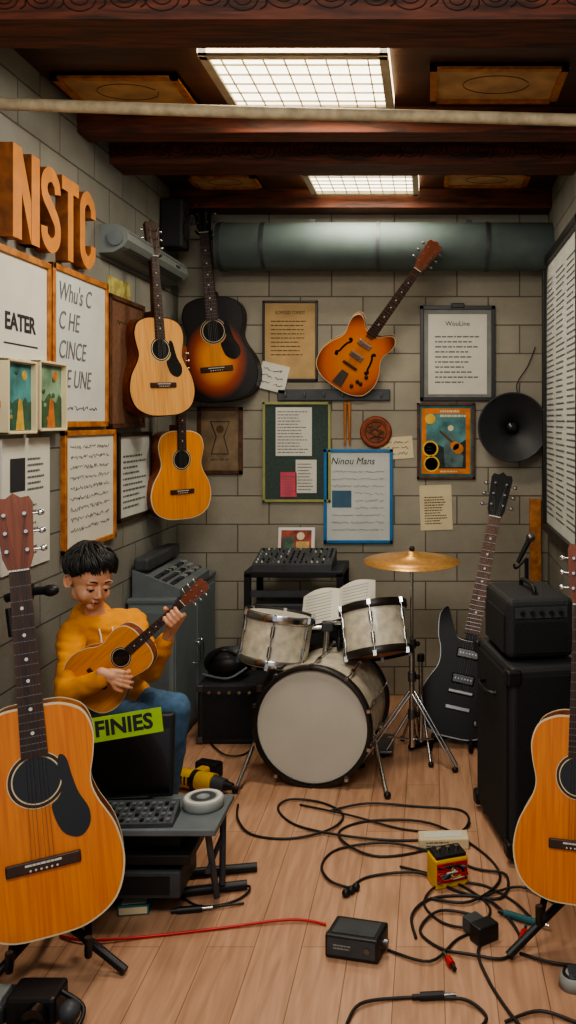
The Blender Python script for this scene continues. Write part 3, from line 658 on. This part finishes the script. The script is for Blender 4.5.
# ---------------------------------------------------------------- small desk with monitor
b=B('equipment_desk'); x0,x1,y0,y1,z=-.975,-.615,2.58,2.83,.275
b.box(((x0+x1)/2,(y0+y1)/2,z-.01),(x1-x0,y1-y0,.02),GREY,None,.004)
b.box((x0+.15,(y0+y1)/2,.175),(.26,.2,.03),BLK,None,.004); b.box((x0+.14,(y0+y1)/2,.10),(.22,.19,.08),DGREY,None,.006); b.box((x0+.14,(y0+y1)/2+.02,.21),(.2,.16,.04),BLK,None,.006)
b.box((x0+.14,y0+.03,.10),(.16,.01,.05),BLK)
b.tube([(x1-.03,y0+.03,.26),(x1-.02,y0+.10,.03)],.010,DGREY,8,None,False); b.tube([(x1-.03,y1-.02,.26),(x1-.02,y1-.08,.03)],.010,DGREY,8,None,False)
b.tube([(x1-.03,y0+.03,.14),(x1-.03,y1-.03,.16)],.008,DGREY,8,None,False)
b.tube([(x0-.01,y0+.10,.016),(x1+.05,y0+.20,.016)],.014,BLK,10,None,False); b.tube([(x0-.0,y1-.02,.016),(x1+.06,y1+.06,.016)],.014,BLK,10,None,False)
for xx in (x0+.02,): b.tube([(xx,y0+.03,.26),(xx+.0,y0+.10,.02)],.010,DGREY,8,None,False); b.tube([(xx,y1-.03,.26),(xx,y1-.02,.02)],.010,DGREY,8,None,False)
b.finish()
b=B('control_panel'); 
b.raw([(-.11,-.05,0),(.11,-.05,0),(.11,.05,0),(-.11,.05,0),(-.11,-.05,.012),(.11,-.05,.012),(.11,.05,.04),(-.11,.05,.04)],[[0,1,2,3],[4,5,6,7],[0,1,5,4],[1,2,6,5],[2,3,7,6],[3,0,4,7]],DGREY)
for i in range(11):
    for j in range(4): b.box((-.095+i*.019,-.036+j*.022,.018+j*.0065),(.011,.012,.005),GREY if (i+j)%3 else BLK)
b.finish(T(-.855,2.64,.275)@Rz(3))
b=B('monitor'); b.box((0,0,.145),(.28,.03,.25),BLK,None,.008); b.box((0,-.016,.13),(.255,.004,.19),BLKG); b.box((0,.025,.13),(.18,.02,.16),BLK,None,.006)
b.box((0,.02,.015),(.14,.07,.03),BLK,None,.006)
LAB=mat('label_green',(160,200,50),.6,0,.15,12)
Ml=T(-.01,-.02,.240)@Ry(-7); b.box((0,0,0),(.23,.005,.074),LAB,Ml,.001); b.text('FINIES',.064,INK,0,0,-.0035,M=Ml,bold=.002,sx=1.0)
b.finish(T(-.93,2.76,.27)@Rz(8)@Rx(-7))
b=B('tape_roll'); b.lathe([(.02,0),(.058,0),(.062,.004),(.062,.026),(.058,.030),(.02,.030),(.02,0)],LGREY,None,36); b.lathe([(.02,.0302),(.030,.032),(.038,.0302)],DGREY,None,30); b.lathe([(.044,.0302),(.05,.032),(.056,.0302)],WHITEP,None,30)
b.finish(T(-.69,2.74,.275))
b=B('cordless_drill'); DY=YEL
b.cyl((-.1,0,.04),(.05,0,.04),.035,DY,n=20); b.cyl((.05,0,.04),(.1,0,.04),.03,DGREY,.022,20); b.cyl((.1,0,.04),(.13,0,.04),.018,BLK,.012,16); b.cyl((.13,0,.04),(.17,0,.04),.004,STEEL,n=8)
b.box((-.06,.06,.035),(.045,.10,.04),DY,None,.01); b.box((-.06,.12,.035),(.1,.05,.06),BLK,None,.008); b.cyl((-.1,0,.04),(-.115,0,.04),.03,BLK,n=20); b.cyl((-.04,0,.04),(-.02,0,.04),.0365,BLK,n=20)
for k in range(4): b.box((-.09+k*.016,-.034,.045),(.006,.004,.03),BLK)
b.finish(T(fl(203,792))@Rz(-22)@Matrix.Scale(1.05,4))
# ---------------------------------------------------------------- floor items
b=B('effects_pedal'); b.box((0,0,.033),(.15,.10,.062),BLK,None,.006); b.box((0,-.0505,.035),(.135,.002,.045),DGREY); b.lines(-.05,.02,.028,.044,2,-.052,LGREY,rr,.5); b.cyl((.045,-.05,.035),(.045,-.054,.035),.008,STEEL,n=12)
for sx in (-1,1): b.cyl((sx*.075,0,.035),(sx*.088,0,.035),.01,STEEL)
b.box((0,0,.0645),(.12,.07,.002),DGREY)
b.finish(T(fl(351,962,0))@Rz(-14)@T(0,.05,0))
b=B('small_amp_box'); b.box((0,0,.045),(.11,.08,.09),YEL,None,.006); b.box((.0,-.041,.05),(.1,.003,.06),REDM); b.quad(-.04,.02,.03,.07,-.0435,TEAL); b.box((0,0,.095),(.1,.07,.012),BLK,None,.003)
for k in range(3): b.cyl((-.03+k*.03,0,.1),(-.03+k*.03,0,.112),.007,CHROME,n=10)
for k in range(12): b.tube([(rr.uniform(-.05,.05),-.043,rr.uniform(.02,.08)),(rr.uniform(-.05,.05),-.05,rr.uniform(.02,.08)),(rr.uniform(-.05,.05),-.043,rr.uniform(.02,.08))],.0035,rr.choice([REDM,BLK,YEL,TEAL,WHITEP]),6)
b.finish(T(fl(452,888))@Rz(20)@T(0,.04,0))
b=B('cream_box'); b.box((0,0,.018),(.17,.07,.036),CREAM,None,.004); b.box((0,0,.0365),(.13,.04,.002),PAPER); b.lines(-.06,.06,.008,.03,2,-.0355,INK2,rr,.4); b.finish(T(fl(444,850))@Rz(3)@T(0,.035,0))
b=B('card_pack'); b.box((0,0,.015),(.09,.07,.03),TEAL,None,.003); b.box((0,0,.031),(.07,.05,.002),PAPER); b.quad(-.04,.04,.005,.025,-.0352,CREAM); b.finish(T(fl(133,916))@Rz(8)@T(0,.035,0))
b=B('power_adapter'); b.box((0,0,.025),(.07,.05,.05),BLK,None,.006); b.box((.0,.045,.025),(.05,.05,.04),DGREY,None,.005); b.finish(T(fl(484,940))@Rz(35))
for nm,px,py,a,mm,l in (('teal_jack_plug',522,922,-30,TEAL,.11),('red_jack_plug',523,940,75,REDM,.045),('red_jack_plug',450,966,110,REDM,.03),('audio_jack_plug',190,913,10,BLK,.07),('audio_jack_plug',432,1000,5,BLK,.06)):
    b=B(nm); d=Vector((math.cos(R(a)),math.sin(R(a)),0)); p=Vector((0,0,.011))
    b.cyl(p-d*l/2,p+d*l/2,.010,mm,n=12); b.cyl(p+d*l/2,p+d*(l/2+.03),.0045,CHROME,n=10); b.cyl(p-d*l/2,p-d*(l/2+.02),.006,BLK,n=10)
    b.finish(T(fl(px,py)))
b=B('foot_switch'); b.lathe([(0,.035),(.02,.035),(.035,.028),(.04,.0),(0,0)],LGREY,None,24); b.box((0,0,.03),(.03,.05,.02),DGREY,None,.004); b.lathe([(.022,.034),(.028,.038),(.03,.03)],BLK,None,24); b.finish(T(fl(574,985)))
b=B('camera_gear'); 
b.box((0,0,.035),(.12,.09,.07),BLK,None,.01); b.box((-.11,.0,.025),(.09,.10,.05),DGREY,None,.01); b.cyl((.02,-.045,.035),(.02,-.075,.035),.028,BLKG,n=24); b.box((-.11,0,.055),(.07,.06,.012),LGREY,None,.003)
b.tube([(.06,.0,.06),(.12,-.02,.03),(.11,-.09,.01),(.02,-.11,.01)],.006,BLK); b.sph((.09,-.03,.03),.026,DGREY)
for k in range(5): b.tube([(-.1+k*.03,-.06,.012),(-.06+k*.04,-.09,.03),(-.02+k*.04,-.06,.012)],.005,rr.choice([BLK,GREY]))
b.finish(T(fl(32,1024))@T(0,.03,0))
CAB=mat('cable_black',(34,32,33),.5)
def cable(pix,r=.0042,m=CAB,name='audio_cable',z=.0052):
    b=B(name); P=[]
    for i,q in enumerate(pix):
        p=fl(q[0],q[1]); p.z=z+.005*((i%3)==1); P.append(p)
    b.tube(P,r,m,8); return b.finish()
cable([(238,806),(238,822),(252,836),(290,840),(330,832),(343,816),(322,804),(290,802),(278,810),(295,826),(340,838),(400,842),(452,838),(470,826)])
cable([(330,812),(368,806),(420,808),(462,812),(466,830),(430,850),(380,858),(348,848),(340,832),(372,822),(430,826),(480,852),(500,880),(470,905),(430,900)])
cable([(352,890),(330,884),(322,866),(340,850),(390,846),(440,856),(475,870),(506,878),(500,900),(455,892),(420,876),(370,878),(350,890)])
cable([(416,940),(412,918),(432,900),(476,898),(500,912),(520,940),(505,960),(470,958),(440,950),(420,932),(440,914),(480,918)])
cable([(484,940),(478,958),(490,985),(506,1010),(520,1030)])
cable([(345,1030),(360,1008),(400,1000),(432,1000),(466,1004),(486,1018),(480,1030)])
cable([(505,1024),(540,1015),(580,1026)])
cable([(520,955),(550,966),(580,968)])
cable([(478,900),(520,890),(556,905)],.0038)
cable([(388,952),(430,965),(456,942),(470,935)],.0038)
cable([(400,868),(440,880),(470,892),(490,910),(478,930),(444,925),(424,905),(440,888),(480,886),(512,902),(530,920)],.0038)
cable([(300,806),(350,818),(400,830),(440,834)],.0038)
cable([(168,880),(172,892),(200,908),(236,902),(250,890),(225,888),(195,890)],.0035)
cable([(190,913),(215,910),(244,905)],.0035)
cable([(60,938),(90,944),(150,938),(220,930),(290,923),(326,926)],.004,REDM,'red_cable')
cable([(208,742),(225,757),(245,755),(255,742),(235,738)],.0035)
b=B('cable_tie'); 
for k in range(3): b.sph(fl(346+k*5,893-k*3,.012),.013,BLK,None,10)
b.finish()
# ---------------------------------------------------------------- boy
SKIN=mat('skin',(214,158,124),.5,0,.05,10); SKIN.node_tree.nodes['Principled BSDF'].inputs['Subsurface Weight'].default_value=.08
SKIN.node_tree.nodes['Principled BSDF'].inputs['Subsurface Scale'].default_value=.01
HOOD=mat('hoodie_yellow',(224,146,30),.85,0,.12,14,.3); JEAN=mat('denim',(70,102,132),.85,0,.2,60,.3); HAIR=mat('black_hair',(22,19,18),.5,0,.4,60,.2,stretch=(1,1,.3))
LIP=mat('lips',(176,104,88),.5); EYEW=mat('eye_white',(220,214,206),.3); IRIS=mat('iris_dark',(26,16,12),.2)
boy=bpy.data.objects.new('boy_playing_guitar',None); bpy.context.scene.collection.objects.link(boy)
def remesh(b,M,vox,smooth_it=4,parent=boy,fac=.5,disp=None):
    ob=b.finish(M,None,False)
    md=ob.modifiers.new('r','REMESH'); md.mode='VOXEL'; md.voxel_size=vox; md.use_smooth_shade=True
    ms=ob.modifiers.new('s','SMOOTH'); ms.factor=fac; ms.iterations=smooth_it
    dg=bpy.context.evaluated_depsgraph_get(); me=bpy.data.meshes.new_from_object(ob.evaluated_get(dg))
    ob.modifiers.clear(); old=ob.data; mats=[m for m in old.materials]; ob.data=me; me.materials.clear()
    for m in mats[:1]: me.materials.append(m)
    for p in me.polygons: p.material_index=0; p.use_smooth=True
    if disp:
        me.update()
        nn=[v.normal.copy() for v in me.vertices]
        for v,q in zip(me.vertices,nn): v.co=v.co+q*disp(v.co)
    ob.parent=parent; return ob
def capsule(b,p1,r1,p2,r2,m,n=16):
    b.sph(p1,r1,m,None,n); b.sph(p2,r2,m,None,n); b.cyl(p1,p2,r1,m,r2,n)
V=Vector
hip=V((-1.075,3.10,.46)); chest=V((-1.10,3.06,.67)); neckb=V((-1.122,3.035,.785))
shR=V((-1.182,2.97,.745)); shL=V((-1.03,3.12,.75)); elR=V((-1.128,2.80,.60)); wrR=V((-.98,2.752,.670)); elL=V((-.93,3.0,.615)); wrL=V((-.838,2.885,.760))
Fw=V((.66,-.75,0)).normalized(); Sd=V((.75,.66,0)).normalized()
b=B('hoodie')
Mt=Matrix(((Sd.x,-Fw.x,0,0),(Sd.y,-Fw.y,0,0),(0,0,1,0),(0,0,0,1)))
def ell(c,r): b.sph((0,0,0),r,HOOD,T(c)@Mt,24)
ell(hip+V((0,0,.02)),(.12,.10,.09)); ell((hip+chest)/2,(.106,.090,.13)); ell(chest,(.108,.084,.12)); ell(chest+V((0,0,.06)),(.108,.075,.07)); ell(neckb-V((0,0,.015)),(.060,.056,.04))
ell(neckb-Fw*.06+V((0,0,-.005)),(.078,.045,.05))
capsule(b,neckb-Fw*.02-V((0,0,.015)),.042,shR,.042,HOOD); capsule(b,neckb-Fw*.02-V((0,0,.015)),.042,shL,.042,HOOD)
capsule(b,shR,.047,elR,.039,HOOD); capsule(b,elR,.039,wrR-(wrR-elR)*.16,.028,HOOD)
capsule(b,shL,.047,elL,.039,HOOD); capsule(b,elL,.039,wrL-(wrL-elL)*.14,.028,HOOD)
b.tube([neckb+Sd*.058,neckb+Fw*.053+V((0,0,-.028)),neckb-Sd*.058,neckb-Fw*.06+V((0,0,.012)),neckb+Sd*.058],.018,HOOD,10)
for w_,e_ in ((wrR,elR),(wrL,elL)):
    d_=(w_-e_); b.cyl(e_+d_*.80,e_+d_*.90,.030,HOOD,.028,16)
def folds(co):
    return .007*noise.noise(co*20)+.008*abs(noise.noise(V((co.x*12+co.z*14,co.y*10,co.z*34))))-.002
remesh(b,None,.006,3,disp=folds)
b=B('hoodie_details')
CORD=mat('drawcord',(230,220,196),.8)
for sg in (-1,1):
    a0=neckb+Fw*.072+Sd*sg*.022+V((0,0,-.024)); b.tube([a0,a0+Fw*.020+V((0,0,-.03)),a0+Fw*.026+Sd*sg*.005+V((0,0,-.075))],.003,CORD,6)
o=b.finish(); o.parent=boy
b=B('jeans')
kR=V((-.94,2.915,.475)); kL=V((-.845,2.99,.49)); fR=V((-1.0,2.97,.06)); fL=V((-.905,3.04,.06))
hR=hip-Sd*.06+V((0,0,-.01)); hL=hip+Sd*.06+V((0,0,-.01))
b.sph((0,0,0),(.115,.095,.075),JEAN,T(hip+V((0,0,-.03)))@Mt,24)
for h_,k_,f_ in ((hR,kR,fR),(hL,kL,fL)): capsule(b,h_,.072,k_,.052,JEAN); capsule(b,k_,.051,f_+V((0,0,.03)),.040,JEAN)
remesh(b,None,.009,4,disp=lambda co:.005*noise.noise(co*25))
SHO=mat('sneaker',(70,74,80),.6)
b=B('sneakers')
for f_ in (fR,fL): b.sph((0,0,0),(.036,.085,.035),SHO,T(f_+Fw*.03+V((0,0,-.022)))@Mt,20); b.box((0,0,0),(.066,.17,.02),WHITEP,T(f_+Fw*.03+V((0,0,-.050)))@Mt,.008)
o=b.finish(); o.parent=boy
hc=V((-1.135,3.0,.918)); Mh=T(hc)@Rz(46)@Rx(20)@Ry(5)@Matrix.Scale(.94,4)
b=B('neck'); capsule(b,neckb-V((0,0,.03)),.036,hc+V((-.005,.015,-.03)),.034,SKIN); remesh(b,None,.008,3)
b=B('head')
b.sph((0,.012,.028),(.071,.088,.078),SKIN,None,32); b.sph((0,-.026,-.022),(.058,.056,.056),SKIN,None,32); b.sph((0,-.055,-.072),(.021,.019,.015),SKIN)
for sg in (-1,1):
    b.sph((sg*.033,-.049,-.030),(.025,.028,.026),SKIN); b.sph((sg*.037,-.012,-.046),(.020,.035,.028),SKIN)
    b.sph((sg*.008,-.087,-.027),(.0065,.0065,.005),SKIN,None,12); b.sph((sg*.029,-.070,.024),(.021,.009,.009),SKIN)
capsule(b,V((0,-.074,.008)),.0065,V((0,-.091,-.022)),.0078,SKIN)
capsule(b,V((-.010,-.079,-.046)),.0055,V((.010,-.079,-.046)),.0055,SKIN); capsule(b,V((-.007,-.077,-.054)),.006,V((.007,-.077,-.054)),.006,SKIN)
remesh(b,Mh,.0032,3)
b=B('ears')
for sg in (-1,1):
    Me=T(sg*.069,.012,-.008)@Rz(sg*-22)@Rx(-8)
    b.sph((0,0,0),(.0055,.015,.024),SKIN,Me,18)
    b.tube([(sg*.004,-.010,-.018),(sg*.006,.004,-.022),(sg*.008,.014,-.004),(sg*.008,.013,.014),(sg*.007,.002,.024),(sg*.005,-.010,.017),(sg*.004,-.012,.006)],.0032,SKIN,7,Me)
remesh(b,Mh,.002,2)
b=B('face_details')
for sg in (-1,1):
    c=V((sg*.028,-.0668,.002)); b.sph(c,.0126,EYEW,None,20); b.sph(c+V((0,-.0062,-.0045)),(.0074,.0068,.0074),IRIS,None,14)
    b2=bmesh.new(); bmesh.ops.create_uvsphere(b2,u_segments=20,v_segments=14,radius=.0140)
    bmesh.ops.delete(b2,geom=[v for v in b2.verts if v.co.z<-.0002],context='VERTS'); b.merge(b2,SKIN,T(c),True)
    b.tube([c+V((-.0136,-.004,-.002)),c+V((-.007,-.0126,-.0004)),c+V((0,-.0142,.0002)),c+V((.007,-.0126,-.0004)),c+V((.0136,-.004,-.002))],.0014,HAIR,5)
    b.tube([V((sg*.014,-.0795,.027)),V((sg*.027,-.0805,.032)),V((sg*.042,-.073,.028))],(.0030,.0016),HAIR,6)
b.tube([V((-.015,-.0768,-.0490)),V((-.008,-.0835,-.0495)),V((0,-.0845,-.0505)),V((.008,-.0835,-.0495)),V((.015,-.0768,-.0490))],.0011,INK,5)
b.tube([V((-.011,-.0800,-.047)),V((-.005,-.0845,-.0452)),V((0,-.0842,-.0462)),V((.005,-.0845,-.0452)),V((.011,-.0800,-.047))],.0020,LIP,6)
b.tube([V((-.009,-.0798,-.053)),V((0,-.0838,-.0552)),V((.009,-.0798,-.053))],.0026,LIP,6)
o=b.finish(Mh); o.parent=boy
b=B('hair')
hcn=V((0,.020,.042)); hrd=V((.079,.092,.080))
b.sph(hcn,(.077,.086,.080),HAIR,None,32); b.sph((0,.05,.0),(.063,.053,.058),HAIR,None,24)
crown=V((.012,.35,.94)).normalized(); e1=crown.cross(V((1,0,0))).normalized(); e2=crown.cross(e1).normalized()
hr=random.Random(11)
def hd_(th,az): return crown*math.cos(th)+(e1*math.cos(az)+e2*math.sin(az))*math.sin(th)
def thmax(az):
    d=hd_(R(80),az); fr=max(0,-d.y); bk=max(0,d.y)
    return R(89*fr**2+(1-fr**2-bk**2)*100+118*bk**2)
for i in range(820):
    az=hr.uniform(0,2*math.pi); tm=thmax(az)+R(hr.uniform(-10,7)+5*noise.noise(V((az*3,0,1)))); t1=tm if hr.random()<.5 else hr.uniform(R(30),tm); t0=max(0,t1-R(hr.uniform(34,50)))
    clump=noise.noise(V((math.cos(az)*2.2,math.sin(az)*2.2,t1*1.6)))
    sw=R(hr.uniform(-8,8)+35*clump+10); lift=1.06+.10*abs(clump)+hr.uniform(-.03,.06); pts=[]
    for k in range(5):
        u=k/4; d=hd_(t0+(t1-t0)*u,az+sw*u); f_=1.0+(lift-1)*math.sin(min(1,u*1.15)*math.pi*.72)
        pts.append(V((hcn.x+d.x*hrd.x*f_,hcn.y+d.y*hrd.y*f_,hcn.z+d.z*hrd.z*f_)))
    b.tube(pts,(.0056,.0010),HAIR,5,None,True,3)
o=b.finish(Mh); o.parent=boy
gP0=at(83,692,2.87); gP1=at(210,579,2.89)
g=guitar('small_acoustic_guitar',gP0,gP1,(0.1,-1,.08),'ac',SPRU,MAHO,1.0,MAHO,False,CREAM)
def hand(name,wr,d,pn,th,curls,L=.058,sc=1.0,thumb=None):
    b=B(name); d=d.normalized(); pn=(pn-d*pn.dot(d)).normalized(); th=d.cross(pn) if th>0 else pn.cross(d)
    kn=wr+d*L*sc
    for k in range(4):
        o=(.021-.014*k)*sc; capsule(b,wr+th*o*.6,.012*sc,kn+th*o-d*(.003*k)*sc,.0092*sc,SKIN,10)
        p=kn+th*o-d*(.003*k)*sc; ang=0; ln=[(.026,.019,.015),(.029,.021,.016),(.027,.019,.015),(.021,.015,.013)][k]; r=.0072*sc
        for j in range(3):
            ang+=curls[j]+4*k; q=p+(d*math.cos(R(ang))+pn*math.sin(R(ang))+th*(.10-.08*k))*ln[j]*sc
            capsule(b,p,r,q,r*.9,SKIN,10); p=q; r*=.9
    t0=wr+d*.018*sc+th*.02*sc; t1=t0+(d*.6+th*.7+pn*.35).normalized()*.026*sc; t2=t1+(d*.9+th*.15+pn*.4).normalized()*.022*sc
    capsule(b,t0,.011*sc,t1,.009*sc,SKIN,10); capsule(b,t1,.009*sc,t2,.0075*sc,SKIN,10)
    capsule(b,wr-d*.03*sc,.019*sc,wr+d*.01*sc,.018*sc,SKIN,12)
    return remesh(b,None,.0024,2)
hand('hand_right',wrR,V((.9,.05,-.28)),V((0.1,1,-.25)),-1,(28,38,30),.050,.88)
ax=(gP1-gP0).normalized(); up=V((-ax.z,0,ax.x)).normalized(); nf=V((0,-1,0)); pc=gP0+ax*((gP1-gP0).length*.735)
b=B('hand_left'); sc=(gP1-gP0).length/.985
base_=pc+nf*(.112*sc)
wl=wrL
for k in range(4):
    o=(k-1.5)*.0135; p0=base_+ax*o-up*.032-nf*.012; 
    capsule(b,wl+ax*o*.5,.013,p0,.009,SKIN,10)
    p1=base_+ax*o*1.05-up*.030+nf*.012; p2=base_+ax*o*1.1-up*.014+nf*.018; p3=base_+ax*o*1.1+up*.002+nf*.0105
    capsule(b,p0,.0082,p1,.0074,SKIN,10); capsule(b,p1,.0074,p2,.0068,SKIN,10); capsule(b,p2,.0068,p3,.0062,SKIN,10)
t0=wl+up*.005; t1=base_-ax*.018-up*.010-nf*.024; t2=base_-ax*.012+up*.016-nf*.016; t3=base_-ax*.006+up*.022-nf*.004
capsule(b,t0,.014,t1,.0105,SKIN,10); capsule(b,t1,.0105,t2,.0085,SKIN,10); capsule(b,t2,.0085,t3,.0075,SKIN,10)
capsule(b,wl-(wl-elL).normalized()*.03,.019,wl,.018,SKIN,12)
remesh(b,None,.0024,2)
b=B('stool'); c=hip; b.cyl((c.x+.0,c.y+.0,.335),(c.x,c.y,.362),.14,ORFR,n=32)
for a in (45,135,225,315): b.tube([(c.x+.1*math.cos(R(a)),c.y+.1*math.sin(R(a)),.335),(c.x+.14*math.cos(R(a)),c.y+.14*math.sin(R(a)),.0)],.013,BRFR,8,None,False)
b.finish()
# ---------------------------------------------------------------- lights / camera
def area(name,loc,rot,sx,sy,power,col):
    l=bpy.data.lights.new(name,'AREA'); l.shape='RECTANGLE'; l.size=sx; l.size_y=sy; l.energy=power; l.color=col
    o=bpy.data.objects.new(name,l); o.location=loc; o.rotation_euler=rot; bpy.context.scene.collection.objects.link(o); return o
area('lamp_panel_front',(-.42,3.05,2.57),(0,0,0),.5,.42,18,(1,.90,.75))
area('lamp_panel_back',(-.32,4.34,2.57),(0,0,0),.46,.32,8,(1,.90,.75))
area('fill_room',(-.35,.9,2.5),(R(32),0,0),1.3,.8,42,(1,.95,.87))  # added fill light, unseen overhead, brightens the room; not a fixture
w=bpy.data.worlds.new('World'); bpy.context.scene.world=w; w.use_nodes=True
w.node_tree.nodes['Background'].inputs[0].default_value=(.94,.96,1,1); w.node_tree.nodes['Background'].inputs[1].default_value=.75
cam=bpy.data.cameras.new('Camera'); co=bpy.data.objects.new('Camera',cam); bpy.context.scene.collection.objects.link(co)
co.location=(0,0,H); co.rotation_euler=(R(90),0,0)
cam.sensor_fit='VERTICAL'; cam.sensor_height=36; cam.sensor_width=36*576/1024; cam.lens=F/1024*36
cam.shift_x=-(VX-288)/1024; cam.shift_y=-(512-VY)/1024; cam.clip_start=.02
bpy.context.scene.camera=co
bpy.context.scene.view_settings.view_transform='AgX'
try: bpy.context.scene.view_settings.look='AgX - Medium High Contrast'
except Exception: pass
